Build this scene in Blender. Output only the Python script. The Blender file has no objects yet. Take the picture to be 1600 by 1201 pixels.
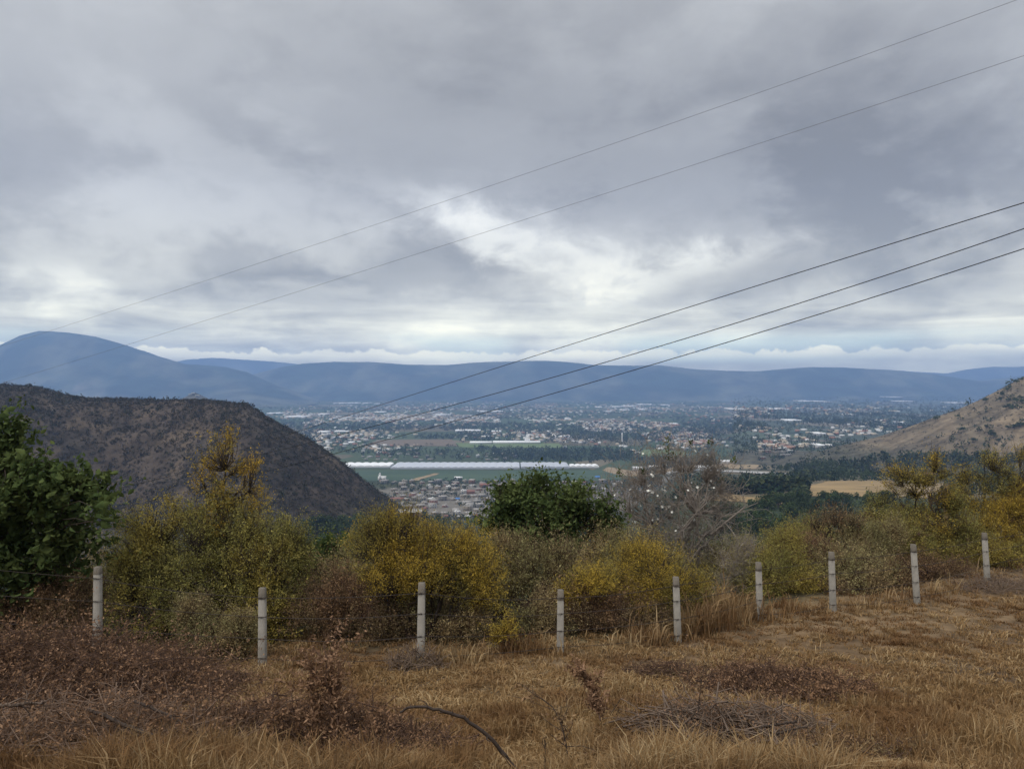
import bpy, math, random
import numpy as np
from mathutils import Vector, Matrix
sc = bpy.context.scene
COL = sc.collection
R = math.radians
F = 1155.6            # focal length in pixels of the 1600 px wide photograph
CX, CY = 800.0, 600.5

# ------------------------------------------------------------------ camera
cam_d = bpy.data.cameras.new('camera'); cam = bpy.data.objects.new('camera', cam_d); COL.objects.link(cam)
cam_d.sensor_width = 36; cam_d.lens = 26.0; cam_d.clip_start = 0.1; cam_d.clip_end = 60000
cam.location = (0, 0, 0); cam.rotation_euler = (R(90), 0, 0)
sc.camera = cam
# ------------------------------------------------------------------ world
SUN_EL, SUN_AZ = 55, 225
w = bpy.data.worlds.new("World"); sc.world = w; w.use_nodes = True
nt = w.node_tree; nt.nodes.clear()
class NB:
    def __init__(s, nt): s.nt = nt
    def n(s, t, **k):
        o = s.nt.nodes.new(t)
        for a, b in k.items(): setattr(o, a, b)
        return o
    def L(s, a, b): s.nt.links.new(a, b)
    def put(s, sock, v):
        if hasattr(v, 'links') or isinstance(v, bpy.types.NodeSocket): s.L(v, sock)
        else: sock.default_value = v
    def m(s, op, a, b=0.0, c=0.0, clamp=False):
        o = s.n('ShaderNodeMath', operation=op, use_clamp=clamp)
        s.put(o.inputs[0], a); s.put(o.inputs[1], b)
        if len(o.inputs) > 2: s.put(o.inputs[2], c)
        return o.outputs[0]
    def mix(s, f, a, b, mode='MIX'):
        o = s.n('ShaderNodeMix', data_type='RGBA', blend_type=mode)
        s.put(o.inputs[0], f)
        for i, v in ((6, a), (7, b)):
            if isinstance(v, tuple) and len(v) == 3: v = (*v, 1)
            s.put(o.inputs[i], v)
        return o.outputs[2]
    def noise(s, vec, scale, detail=4, rough=.55, dist=0.0, ntype='FBM'):
        o = s.n('ShaderNodeTexNoise')
        if vec is not None: s.L(vec, o.inputs['Vector'])
        o.inputs['Scale'].default_value = scale; o.inputs['Detail'].default_value = detail
        o.inputs['Roughness'].default_value = rough; o.inputs['Distortion'].default_value = dist
        return o.outputs['Fac']
    def comb(s, x, y, z):
        o = s.n('ShaderNodeCombineXYZ')
        for i, v in enumerate((x, y, z)): s.put(o.inputs[i], v)
        return o.outputs[0]
    def ss(s, v, a, b, lo=0.0, hi=1.0):
        o = s.n('ShaderNodeMapRange', interpolation_type='SMOOTHSTEP')
        s.put(o.inputs[0], v); o.inputs[1].default_value = a; o.inputs[2].default_value = b
        o.inputs[3].default_value = lo; o.inputs[4].default_value = hi
        return o.outputs[0]
    def ramp(s, f, stops, interp='LINEAR'):
        o = s.n('ShaderNodeValToRGB'); cr = o.color_ramp; cr.interpolation = interp
        while len(cr.elements) < len(stops): cr.elements.new(.5)
        for e, (p, c) in zip(cr.elements, stops): e.position = p; e.color = (*c, 1)
        s.put(o.inputs[0], f)
        return o.outputs[0]
b = NB(nt)
tc = b.n('ShaderNodeTexCoord'); sp = b.n('ShaderNodeSeparateXYZ'); b.L(tc.outputs['Generated'], sp.inputs[0])
dx, dy, dz = sp.outputs
az = b.m('ARCTAN2', dx, dy)
el = b.m('ARCSINE', dz)
zc = b.m('MAXIMUM', dz, 0.0)
pz = b.m('ADD', zc, 0.055)
px_ = b.m('DIVIDE', dx, pz); py_ = b.m('DIVIDE', dy, pz)
P = b.comb(px_, py_, 0.0)
Q = b.comb(b.m('MULTIPLY', az, 1.0), b.m('MULTIPLY', el, 1.7), 0.3)
n1 = b.noise(P, .34, 3, .5)
n2 = b.noise(P, 1.1, 7, .58, .3)
n3 = b.noise(Q, 3.1, 5, .55, .25)
n4 = b.noise(Q, 11.0, 6, .6, .35)
def bump(a0, e0, wa, we, amp):     # a thinner or thicker place in the cloud deck, at azimuth / elevation in degrees
    u = b.m('DIVIDE', b.m('SUBTRACT', azw, R(a0)), R(wa)); v = b.m('DIVIDE', b.m('SUBTRACT', elw, R(e0)), R(we))
    q = b.m('ADD', b.m('MULTIPLY', u, u), b.m('MULTIPLY', v, v))
    return b.m('MULTIPLY', b.m('POWER', 2.718, b.m('MULTIPLY', q, -1.0)), amp)
wob = b.m('SUBTRACT', n3, .5); wob2 = b.m('SUBTRACT', n4, .5)
azw = b.m('ADD', az, b.m('ADD', b.m('MULTIPLY', wob2, .32), b.m('MULTIPLY', wob, .20)))
elw = b.m('ADD', el, b.m('ADD', b.m('MULTIPLY', wob, .20), b.m('MULTIPLY', wob2, .10)))
lum = b.m('ADD', .405, b.m('MULTIPLY', b.m('SUBTRACT', n1, .5), .10))
lum = b.m('ADD', lum, b.m('MULTIPLY', b.m('SUBTRACT', n3, .5), b.ss(el, R(26), R(14), .09, .22)))
lum = b.m('ADD', lum, b.m('MULTIPLY', b.m('SUBTRACT', n2, .5), .03))
SPOTS = [  # az, el, width, height, amount
    (-32, 22, 16, 12, .08), (-8, 20, 12, 7, -.09), (12, 18, 14, 6, -.10), (24, 14, 12, 6, -.10), (-20, 12, 14, 4, .03),
    (-4, 13.2, 5, 2.2, .36), (2, 10.5, 5, 1.5, .22), (10, 8.3, 7, 1.8, .36), (-30, 6.8, 3, 2.0, .24), (-14, 9.0, 8, 2.0, -.02),
    (-3, 9.2, 6, 1.5, -.10), (27, 9, 8, 2.2, -.07), (-36, 9, 8, 3.0, -.06), (-18, 6.3, 8, 1.0, -.10), (15, 4.0, 16, 1.6, .16), (-10, 4.0, 16, 2.0, .15), (30, 4, 8, 1.6, .02),
    (26, 30, 10, 6, .08), (0, 29, 40, 3, .02)]
for s_ in SPOTS: lum = b.m('ADD', lum, bump(*s_))
bil = b.ss(b.m('ADD', n3, b.m('MULTIPLY', b.m('SUBTRACT', b.noise(Q, 7.0, 8, .62), .5), .75)), .40, .60)
lum = b.m('ADD', lum, b.m('MULTIPLY', b.m('SUBTRACT', bil, .5), b.ss(el, R(24), R(10), .035, .13)))
# low streaks of stratus and a bright line of far cumulus
S = b.comb(b.m('MULTIPLY', az, 3.2), b.m('MULTIPLY', el, 26.0), 1.7)
st = b.noise(S, 1.6, 6, .6, .4)
low = b.ss(el, R(9.5), R(4.0))
lum = b.m('ADD', lum, b.m('MULTIPLY', b.m('MULTIPLY', b.m('SUBTRACT', st, .5), .75), low))
C = b.comb(b.m('MULTIPLY', az, 11.0), b.m('MULTIPLY', el, 11.0), 4.0)
cn = b.noise(C, 2.2, 5, .62)
ctop = b.m('ADD', R(1.5), b.m('MULTIPLY', cn, R(2.1)))
cum = b.m('MULTIPLY', b.ss(b.m('SUBTRACT', ctop, el), R(-.05), R(.12)), b.ss(el, R(1.55), R(2.5)))
gap = b.m('MULTIPLY', b.ss(el, R(1.3), R(2.0)), b.ss(el, R(4.2), R(2.9)))
blue = b.m('MULTIPLY', gap, b.ss(b.noise(b.comb(az, b.m('MULTIPLY', el, 3.0), 9.0), 3.0, 3), .42, .60))
lum = b.m('MAXIMUM', lum, .22)
lumc = b.ramp(b.m('MULTIPLY', lum, .8), [(0, (0, 0, 0)), (.2, (.254, .256, .262)), (.32, (.396, .400, .404)), (.5, (.63, .64, .635)), (.68, (.90, .90, .85)), (1, (1.2, 1.18, 1.1))])
skyt = b.n('ShaderNodeTexSky', sky_type='NISHITA', sun_disc=False, sun_elevation=R(SUN_EL), sun_rotation=R(SUN_AZ), air_density=1.2, dust_density=2.0)
nsky = b.mix(1.0, skyt.outputs[0], (.09, .09, .09), 'MULTIPLY')
c1 = b.mix(b.m('MULTIPLY', blue, .65), lumc, b.mix(.6, nsky, (.50, .66, .80)))
c2 = b.mix(b.m('MULTIPLY', cum, b.ss(b.noise(Q, 5.0, 4, .6), .35, .65, .55, 1.0)), c1, (.95, .93, .85))
# the deck is far brighter low down, seen through the haze of the valley
hz = b.m('MULTIPLY', b.ss(el, R(17), R(1.5), .80, 1.38), b.ss(el, R(32), R(60), 1.0, 2.7))
vm = b.n('ShaderNodeVectorMath', operation='SCALE'); b.L(c2, vm.inputs[0]); b.L(hz, vm.inputs['Scale'])
ground_side = b.ss(el, R(-3), R(-.5))
warm = b.mix(b.ss(el, R(6.5), R(2.5)), b.mix(b.ss(el, R(15), R(4)), (1.0, 1.0, 1.0), (1.14, 1.08, .86)), (2.1, 1.95, 1.38)); fin = b.mix(ground_side, (.05, .05, .045), b.mix(1.0, vm.outputs[0], warm, 'MULTIPLY'))
bg = b.n('ShaderNodeBackground'); b.L(fin, bg.inputs[0]); bg.inputs[1].default_value = 1.0
out = b.n('ShaderNodeOutputWorld'); b.L(bg.outputs[0], out.inputs[0])
# ------------------------------------------------------------------ sun
sl = bpy.data.lights.new('sun', 'SUN'); sl.energy = 1.5; sl.angle = R(28); sl.color = (1, .96, .9)
so = bpy.data.objects.new('sun', sl); COL.objects.link(so)
a_, e_ = R(SUN_AZ), R(SUN_EL)
so.rotation_euler = Vector((math.sin(a_)*math.cos(e_), math.cos(a_)*math.cos(e_), math.sin(e_))).to_track_quat('Z', 'Y').to_euler()
sc.view_settings.view_transform = 'Standard'; sc.view_settings.look = 'None'
sc.view_settings.exposure = 0.6; sc.view_settings.gamma = 1; sc.view_settings.use_curve_mapping = False
sc.cycles.volume_bounces = 1
# ------------------------------------------------------------------ numpy helpers
rng = np.random.default_rng(7); random.seed(7)
def hsh(*a):
    s = np.zeros_like(np.asarray(a[0], float))
    for v, k in zip(a, (127.1, 311.7, 74.7, 53.3)): s = s + np.asarray(v)*k
    v = np.sin(s)*43758.5453
    return v-np.floor(v)
def vn2(x, y, seed=0):
    x = np.asarray(x, float); y = np.asarray(y, float)
    i = np.floor(x); j = np.floor(y); fx = x-i; fy = y-j
    fx = fx*fx*(3-2*fx); fy = fy*fy*(3-2*fy)
    h = lambda a, c: hsh(a, c, seed+0*a)
    return (h(i, j)*(1-fx)+h(i+1, j)*fx)*(1-fy)+(h(i, j+1)*(1-fx)+h(i+1, j+1)*fx)*fy
def fbm(x, y, s, o=4, seed=0):
    t = 0; a = .5; f = 1/s; n = 0
    for k in range(o):
        t = t+a*vn2(np.asarray(x)*f+13.7*k, np.asarray(y)*f-7.3*k, seed+k); n += a; a *= .5; f *= 2.03
    return t/n-.5
def vn3(p, s, seed=0):
    q = p/s; z = q[:, 2]; k = np.floor(z); f = z-k; f = f*f*(3-2*f)
    return vn2(q[:, 0]+k*31.7, q[:, 1]+k*17.3, seed)*(1-f)+vn2(q[:, 0]+(k+1)*31.7, q[:, 1]+(k+1)*17.3, seed)*f
def sst(x, a, c):
    t = np.clip((x-a)/(c-a), 0, 1); return t*t*(3-2*t)
# ------------------------------------------------------------------ terrain functions
def P_center(y): return np.interp(y, [20, 30, 60, 150, 300, 500, 900, 1060, 1e5], [-7, -11, -23, -52, -88, -128, -190, -200, -200])
def P_right(y): return np.interp(y, [20, 30, 60, 150, 300, 450, 560, 680, 1000, 1800, 2050, 1e5], [-7, -9.5, -20, -45, -72, -86, -87, -93, -124, -190, -200, -200])
def Hg(x, y):
    x = np.asarray(x, float); y = np.asarray(y, float)
    yy = np.maximum(y, .5); u = np.clip(x/yy, -1.4, 1.4)
    ye = np.interp(x, [-10, 3, 6, 9, 13, 20], [16, 17, 19, 21, 25.5, 30])
    yc = np.minimum(y, ye)
    zn = np.interp(yc, [-30, 0, 2, 4.5, 7.6, 10.5, 13, 14.5, 18, 22, 30], [-1.6, -1.6, -1.75, -2.75, -3.95, -4.62, -5.02, -5.22, -5.45, -5.68, -6.1])
    zn = zn - np.interp(y-ye, [0, 3, 10, 60], [0, .5, 3.0, 26])
    zn = zn + .07*fbm(x, y, 1.6, 3, 3)*sst(y, 1, 5) + .25*fbm(x, y, 7, 2, 9)*sst(y, 3, 9)*(1-sst(y, 15, 40)*0)
    wr = sst(u, .13, .25)
    pr = P_center(yy)*(1-wr)+P_right(yy)*wr
    pr = pr + fbm(x, y, 90, 4, 21)*14*sst(yy, 40, 200)*(1-sst(yy, 450, 900)) + fbm(x, y, 400, 2, 5)*6*sst(yy, 700, 1000)*wr*(1-sst(yy, 1500, 2000))
    t = sst(y, 26, 48)
    z = zn*(1-t)+pr*t
    return np.where(y < .5, np.interp(yc, [-30, .5], [-1.6, -1.62])+.0*x, z)
class Ridge:
    def __init__(s, pts, D, wf, wb, base, amp, ns, seed):
        s.u = np.array([(p[0]-CX)/F for p in pts]); s.v = np.array([(CY-p[1])/F for p in pts])
        s.D, s.wf, s.wb, s.base, s.amp, s.ns, s.seed = D, wf, wb, base, amp, ns, seed
    def h(s, u, y):
        D = np.interp(u, *s.D) if isinstance(s.D, tuple) else s.D
        v = np.interp(u, s.u, s.v)
        zc = v*D
        t = np.where(y < D, (D-y)/s.wf, (y-D)/s.wb)
        t = np.clip(t, 0, 1.25)
        prof = np.where(t < 1, .5+.5*np.cos(np.pi*t), -(t-1)*.3)
        k = np.clip((zc-s.base)/60, 0, 1)
        z = s.base+(zc-s.base)*prof
        x = u*y
        rug = fbm(x, y, s.ns, 4, s.seed)*s.amp
        edge = 1-np.exp(-((y-D)/(s.wf*.22))**2)*.72
        return z+rug*k*edge
def pw(*a): return (np.array([(q[0]-CX)/F for q in a]), np.array([q[1] for q in a], float))
LEFT = Ridge([(-600, 640), (-300, 612), (-100, 600), (0, 603), (50, 606), (75, 612), (100, 619), (140, 625), (250, 627), (340, 629), (385, 633), (410, 648), (440, 666), (470, 680), (505, 700), (540, 724), (575, 752), (598, 772), (630, 792), (680, 815), (730, 845), (760, 900)],
             pw((-600, 800), (200, 820), (450, 760), (600, 780), (760, 860)), 420, 260, -230, 34, 120, 31)
RIGHT = Ridge([(1180, 760), (1260, 715), (1300, 701), (1370, 683), (1430, 664), (1490, 642), (1530, 625), (1565, 607), (1600, 588), (1680, 560), (1800, 520), (1950, 500)],
              pw((1200, 1350), (1600, 1250)), 420, 300, -150, 26, 120, 44)
MTS = [Ridge([(-500, 640), (-300, 620), (-150, 590), (-60, 560), (0, 538), (30, 525), (60, 518), (80, 518), (105, 520), (150, 527), (200, 541), (250, 558), (290, 570), (330, 572), (355, 574), (385, 582), (410, 594), (440, 606), (480, 620), (540, 640)], 9000, 1900, 1500, -230, 190, 800, 51),
       Ridge([(200, 640), (300, 605), (360, 592), (400, 584), (440, 573), (475, 568), (520, 566), (580, 566), (640, 569), (700, 570), (760, 565), (830, 563), (880, 565), (930, 570), (990, 571), (1030, 570), (1080, 576), (1130, 579), (1180, 579), (1230, 576), (1270, 574), (1340, 576), (1400, 579), (1460, 583), (1500, 590), (1530, 594), (1570, 591), (1600, 587), (1700, 580), (1900, 585)], 10300, 1500, 700, -230, 150, 700, 52),
       Ridge([(150, 640), (230, 575), (290, 562), (330, 559), (370, 561), (400, 563), (440, 566), (480, 570), (560, 590), (640, 640)], 15000, 900, 700, -230, 40, 500, 53),
       Ridge([(1300, 600), (1380, 577), (1420, 580), (1480, 583), (1510, 577), (1550, 573), (1590, 573), (1640, 570), (1750, 566), (1900, 600)], 15000, 900, 700, -230, 40, 500, 54)]
def H(x, y):
    x = np.asarray(x, float); y = np.asarray(y, float)
    z = Hg(x, y); yy = np.maximum(y, 1); u = x/yy
    z = np.where((y > 350) & (u < .0) , np.maximum(z, LEFT.h(u, yy)), z)
    z = np.where((y > 800) & (u > .3), np.maximum(z, RIGHT.h(u, yy)), z)
    return z
YS = np.geomspace(6, 9000, 2500)
def at(px, py, lo=6):      # where the line of sight through a pixel of the photograph meets the ground
    u = (px-CX)/F; v = (CY-py)/F
    z = H(u*YS, YS); below = (v*YS <= z) & (YS > lo)
    i = np.argmax(below)
    if not below[i]: return None
    y = YS[i]; return Vector((u*y, y, float(z[i])))
def unp(px, py, y): return Vector(((px-CX)/F*y, y, (CY-py)/F*y))
# ------------------------------------------------------------------ materials
def mat(name, rough=.9, spec=.2):
    m = bpy.data.materials.new(name); m.use_nodes = True; t = m.node_tree; t.nodes.clear()
    bb = NB(t); o = bb.n('ShaderNodeOutputMaterial'); p = bb.n('ShaderNodeBsdfPrincipled')
    p.inputs['Roughness'].default_value = rough; p.inputs['Specular IOR Level'].default_value = spec
    bb.L(p.outputs[0], o.inputs[0]); bb.p = p; bb.o = o
    return m, bb
def plain(name, col, var=.25, scale=6, rough=.85, bump=0, spec=.2, coord='Object'):
    m, q = mat(name, rough, spec)
    t = q.n('ShaderNodeTexCoord'); f = q.noise(t.outputs[coord], scale, 5, .6)
    oi = q.n('ShaderNodeObjectInfo')
    k = q.m('ADD', q.m('MULTIPLY', q.m('SUBTRACT', f, .5), 2*var), q.m('ADD', .92, q.m('MULTIPLY', oi.outputs['Random'], .16)))
    v = q.n('ShaderNodeVectorMath', operation='SCALE'); v.inputs[0].default_value = col; q.L(k, v.inputs['Scale'])
    q.L(v.outputs[0], q.p.inputs['Base Color'])
    if bump:
        bn = q.n('ShaderNodeBump'); bn.inputs['Strength'].default_value = bump; bn.inputs['Distance'].default_value = .02
        q.L(f, bn.inputs['Height']); q.L(bn.outputs[0], q.p.inputs['Normal'])
    return m
def leafm(name, cols, tr=.3, clump=None, cs=1.2, inst=False):
    """foliage: colour by a random tint per leaf, with lighter and darker kinds of growth in clumps"""
    m = bpy.data.materials.new(name); m.use_nodes = True; t = m.node_tree; t.nodes.clear(); q = NB(t)
    at_ = q.n('ShaderNodeAttribute', attribute_name='tint'); f = at_.outputs['Fac']
    n = len(cols)
    c = q.ramp(f, [(i/(n-1), cc) for i, cc in enumerate(cols)])
    tcx = q.n('ShaderNodeTexCoord')
    if clump:
        g = q.ss(q.noise(tcx.outputs['Object'], cs, 3, .6), .42, .62)
        c = q.mix(q.m('MULTIPLY', g, .75), c, clump)
    if inst:
        oi = q.n('ShaderNodeObjectInfo')
        v = q.n('ShaderNodeVectorMath', operation='SCALE'); q.L(c, v.inputs[0]); q.L(q.m('ADD', .7, q.m('MULTIPLY', oi.outputs['Random'], .6)), v.inputs['Scale']); c = v.outputs[0]
    d = q.n('ShaderNodeBsdfDiffuse'); tl = q.n('ShaderNodeBsdfTranslucent'); mx = q.n('ShaderNodeMixShader'); mx.inputs[0].default_value = tr
    q.L(c, d.inputs[0]); q.L(c, tl.inputs[0]); q.L(d.outputs[0], mx.inputs[1]); q.L(tl.outputs[0], mx.inputs[2])
    o = q.n('ShaderNodeOutputMaterial'); q.L(mx.outputs[0], o.inputs[0])
    return m
# ------------------------------------------------------------------ mesh builder
class G:
    def __init__(s): s.v = []; s.q = []; s.t = []; s.qt = []; s.tt = []; s.n = 0; s.qm = []; s.tm = []
    def add(s, v, q=None, t=None, tint=None, mi=0):
        v = np.asarray(v, float).reshape(-1, 3); s.v.append(v)
        if q is not None and len(q):
            q = np.asarray(q, int).reshape(-1, 4)+s.n; s.q.append(q)
            s.qt.append(np.full(len(q), .5) if tint is None else np.broadcast_to(tint, len(q))); s.qm.append(np.full(len(q), mi))
        if t is not None and len(t):
            t = np.asarray(t, int).reshape(-1, 3)+s.n; s.t.append(t)
            s.tt.append(np.full(len(t), .5) if tint is None else np.broadcast_to(tint, len(t))); s.tm.append(np.full(len(t), mi))
        s.n += len(v)
    def box(s, c, h, rz=0, mi=0, top=True, tint=None):
        x, y, z = h; p = np.array([(a*x, bb*y, cc*z) for cc in (-1, 1) for a, bb in ((-1, -1), (1, -1), (1, 1), (-1, 1))])
        ca, sa = math.cos(rz), math.sin(rz)
        p = np.c_[p[:, 0]*ca-p[:, 1]*sa, p[:, 0]*sa+p[:, 1]*ca, p[:, 2]]+np.array(c)
        q = [(0, 1, 5, 4), (1, 2, 6, 5), (2, 3, 7, 6), (3, 0, 4, 7), (0, 3, 2, 1)]
        if top: q.append((4, 5, 6, 7))
        s.add(p, q, mi=mi, tint=tint)
    def tubes(s, p0, p1, r0, r1, k=4, tint=None, mi=0):
        p0 = np.asarray(p0, float).reshape(-1, 3); p1 = np.asarray(p1, float).reshape(-1, 3); n = len(p0)
        if n == 0: return
        d = p1-p0; d /= np.linalg.norm(d, axis=1)[:, None]+1e-9
        a = np.where(np.abs(d[:, 2:3]) > .9, np.array([[1., 0, 0]]), np.array([[0, 0, 1.]]))
        e = np.cross(d, a); e /= np.linalg.norm(e, axis=1)[:, None]; f = np.cross(d, e)
        th = np.arange(k)*2*np.pi/k
        ring = e[:, None, :]*np.cos(th)[None, :, None]+f[:, None, :]*np.sin(th)[None, :, None]
        r0 = np.broadcast_to(r0, n)[:, None, None]; r1 = np.broadcast_to(r1, n)[:, None, None]
        V = np.concatenate([p0[:, None, :]+ring*r0, p1[:, None, :]+ring*r1], 1).reshape(-1, 3)
        i = np.arange(k); j = (i+1) % k
        fq = np.stack([i, j, j+k, i+k], 1)
        Q = (fq[None]+np.arange(n)[:, None, None]*2*k).reshape(-1, 4)
        s.add(V, Q, tint=None if tint is None else np.repeat(np.broadcast_to(tint, n), k), mi=mi)
    def leaves(s, c, L, W, rg, tint, up=0.0, fold=False, mi=0, dirs=None):
        c = np.asarray(c, float); n = len(c)
        if n == 0: return
        a = rg.normal(size=(n, 3))
        if dirs is not None: a = a*.55+dirs
        a /= np.linalg.norm(a, axis=1)[:, None]
        w_ = rg.normal(size=(n, 3)); w_[:, 2] += up
        bb = np.cross(a, w_); bb /= np.linalg.norm(bb, axis=1)[:, None]+1e-9
        L = np.broadcast_to(L, n)[:, None]; W = np.broadcast_to(W, n)[:, None]
        if not fold:
            V = np.stack([c-a*L*.5, c+bb*W*.5, c+a*L*.5, c-bb*W*.5], 1).reshape(-1, 3)
            s.add(V, np.arange(4*n).reshape(-1, 4), tint=tint, mi=mi)
        else:
            nn = np.cross(a, bb)
            V = np.stack([c-a*L*.5, c-a*L*.1+bb*W*.5+nn*W*.15, c+a*L*.25+bb*W*.35+nn*W*.1, c+a*L*.55-nn*L*.08, c+a*L*.25-bb*W*.35+nn*W*.1, c-a*L*.1-bb*W*.5+nn*W*.15], 1).reshape(-1, 3)
            o = np.arange(n)[:, None]*6
            Q = np.concatenate([o+np.array([[0, 1, 2, 3]]), o+np.array([[0, 3, 4, 5]])], 0)
            s.add(V, Q, tint=np.concatenate([tint, tint]) if np.ndim(tint) else tint, mi=mi)
    def build(s, name, mats, parent=None, smooth=False, loc=None, link=True):
        me = bpy.data.meshes.new(name)
        V = np.concatenate(s.v) if s.v else np.zeros((0, 3))
        if loc is not None: V = V-np.array(loc)
        q = np.concatenate(s.q) if s.q else np.zeros((0, 4), int); t = np.concatenate(s.t) if s.t else np.zeros((0, 3), int)
        me.vertices.add(len(V)); me.vertices.foreach_set('co', V.astype(np.float32).ravel())
        me.loops.add(q.size+t.size); me.loops.foreach_set('vertex_index', np.concatenate([q.ravel(), t.ravel()]).astype(np.int32))
        n = len(q)+len(t); me.polygons.add(n)
        me.polygons.foreach_set('loop_start', np.concatenate([np.arange(len(q))*4, q.size+np.arange(len(t))*3]).astype(np.int32))
        try: me.polygons.foreach_set('loop_total', np.concatenate([np.full(len(q), 4), np.full(len(t), 3)]).astype(np.int32))
        except Exception: pass
        tint = np.concatenate(s.qt+s.tt) if (s.qt or s.tt) else np.zeros(0)
        a = me.attributes.new('tint', 'FLOAT', 'FACE'); a.data.foreach_set('value', tint.astype(np.float32))
        mi = np.concatenate(s.qm+s.tm).astype(np.int32); me.polygons.foreach_set('material_index', mi)
        if smooth: me.polygons.foreach_set('use_smooth', np.ones(n, bool))
        for m in (mats if isinstance(mats, (list, tuple)) else [mats]): me.materials.append(m)
        me.update(calc_edges=True); me.validate()
        if not link: return me
        o = bpy.data.objects.new(name, me); COL.objects.link(o)
        if parent is not None: o.parent = parent
        elif loc is not None: o.location = loc
        return o
def tag(o, label=None, cat=None, group=None, kind=None):
    if label: o['label'] = label
    if cat: o['category'] = cat
    if group: o['group'] = group
    if kind: o['kind'] = kind
    return o
def empty(name, loc, label, cat, group=None):
    o = bpy.data.objects.new(name, None); COL.objects.link(o); o.location = loc; o.empty_display_size = .2
    return tag(o, label, cat, group)
# ------------------------------------------------------------------ the ground sheet
def colattr(me, cols):
    a = me.color_attributes.new('cover', 'FLOAT_COLOR', 'POINT'); a.data.foreach_set('color', np.c_[cols, np.ones(len(cols))].astype(np.float32).ravel())
def grid_mesh(X, Y, Z, name, m, cols=None, wrap=False):
    r, c = X.shape; V = np.stack([X, Y, Z], -1).reshape(-1, 3)
    i = np.arange(r-1)[:, None]; j = np.arange(c if wrap else c-1)[None, :]; j2 = (j+1) % c
    Q = np.stack([i*c+j, i*c+j2, (i+1)*c+j2, (i+1)*c+j], -1).reshape(-1, 4)
    g = G(); g.add(V, Q); o = g.build(name, m, smooth=True)
    if cols is not None: colattr(o.data, cols.reshape(-1, 3))
    return o
def lerp(a, c, t): return a+(c-a)*t[..., None]
C_ = lambda *a: np.array(a, float)
def terr_mat(name, sc1, sc2, fields=False, bumpd=0):
    m, q = mat(name, .95, .1)
    a = q.n('ShaderNodeAttribute', attribute_name='cover'); t = q.n('ShaderNodeTexCoord')
    f1 = q.noise(t.outputs['Object'], sc1, 6, .65); f2 = q.noise(t.outputs['Object'], sc2, 5, .6)
    k = q.m('ADD', q.ss(f1, .3, .7, .55, 1.5), q.m('MULTIPLY', q.m('SUBTRACT', f2, .5), .9))
    v = q.n('ShaderNodeVectorMath', operation='SCALE'); q.L(a.outputs['Color'], v.inputs[0]); q.L(k, v.inputs['Scale'])
    c = v.outputs[0]
    if fields:
        mp = q.n('ShaderNodeMapping'); mp.inputs['Scale'].default_value = (1/260, 1/420, 0); mp.inputs['Rotation'].default_value = (0, 0, .25); q.L(t.outputs['Object'], mp.inputs[0])
        vo = q.n('ShaderNodeTexVoronoi'); vo.inputs['Scale'].default_value = 1; q.L(mp.outputs[0], vo.inputs['Vector'])
        sx = q.n('ShaderNodeSeparateColor'); q.L(vo.outputs['Color'], sx.inputs[0])
        fc = q.ramp(sx.outputs[0], [(0, (.05, .07, .035)), (.35, (.06, .085, .04)), (.5, (.13, .11, .07)), (.62, (.05, .08, .035)), (.8, (.18, .15, .10)), (.9, (.07, .10, .05))], 'CONSTANT')
        sep = q.n('ShaderNodeSeparateXYZ'); q.L(t.outputs['Object'], sep.inputs[0])
        far = q.m('MULTIPLY', q.ss(sep.outputs[1], 1500, 1900), q.ss(sep.outputs[2], -170, -190))
        c = q.mix(q.m('MULTIPLY', far, .75), c, fc)
    q.L(c, q.p.inputs['Base Color'])
    if bumpd:
        bn = q.n('ShaderNodeBump'); bn.inputs['Strength'].default_value = .8; bn.inputs['Distance'].default_value = bumpd
        q.L(f1, bn.inputs['Height']); q.L(bn.outputs[0], q.p.inputs['Normal'])
    return m
M_ground = terr_mat('ground_soil_and_litter', 2.2, .03, True, .06)
th = np.concatenate([np.arange(-48, 48.01, .3), np.arange(52, 309, 4)])
th = np.radians(th); rr = np.concatenate([[.5, 1.2, 2.0], np.geomspace(2.6, 12250, 430)])
RR, TT = np.meshgrid(rr, th, indexing='ij'); GX = RR*np.sin(TT); GY = RR*np.cos(TT)
GZ = Hg(GX, GY)
n_a = fbm(GX, GY, 2.5, 4, 71)+.5; n_b = fbm(GX, GY, 60, 4, 72)+.5
cov = lerp(C_(.115, .076, .043), C_(.160, .110, .062), sst(n_a, .3, .7))
cov = lerp(cov, C_(.072, .050, .033)+0*cov, sst(fbm(GX, GY, 3.0, 3, 73)+.5, .52, .72)*.8)
slope = lerp(C_(.060, .058, .030), C_(.10, .078, .045), sst(n_b, .35, .65))
YE = np.interp(GX, [-10, 3, 6, 9, 13, 20], [14.5, 15, 18, 20, 24, 28]); cov = lerp(cov, slope*.8, sst(GY-YE, -1.0, 1.0))
forest = lerp(C_(.030, .042, .022), C_(.055, .06, .03), sst(n_b, .4, .7))
cov = lerp(cov, forest, sst(GY, 250, 500))
bench = lerp(C_(.055, .058, .038), C_(.15, .12, .075), sst(fbm(GX, GY, 60, 4, 75)+.5, .42, .62))
cov = lerp(cov, bench, sst(GX/np.maximum(GY, 1), .22, .34)*sst(GY, 520, 620))
town = C_(.17, .15, .125)
dt = 1-sst(np.hypot((GX+20)/330, (GY-1290)/210), .8, 1.05)
cov = lerp(cov, town+0*cov, dt*.85*(GY > 500))
grid_mesh(GX, GY, GZ, 'ground', M_ground, cov, True)['kind'] = 'structure'
bpy.data.objects['ground']['label'] = 'dry grassy hillside falling away to the wide valley plain'
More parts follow.
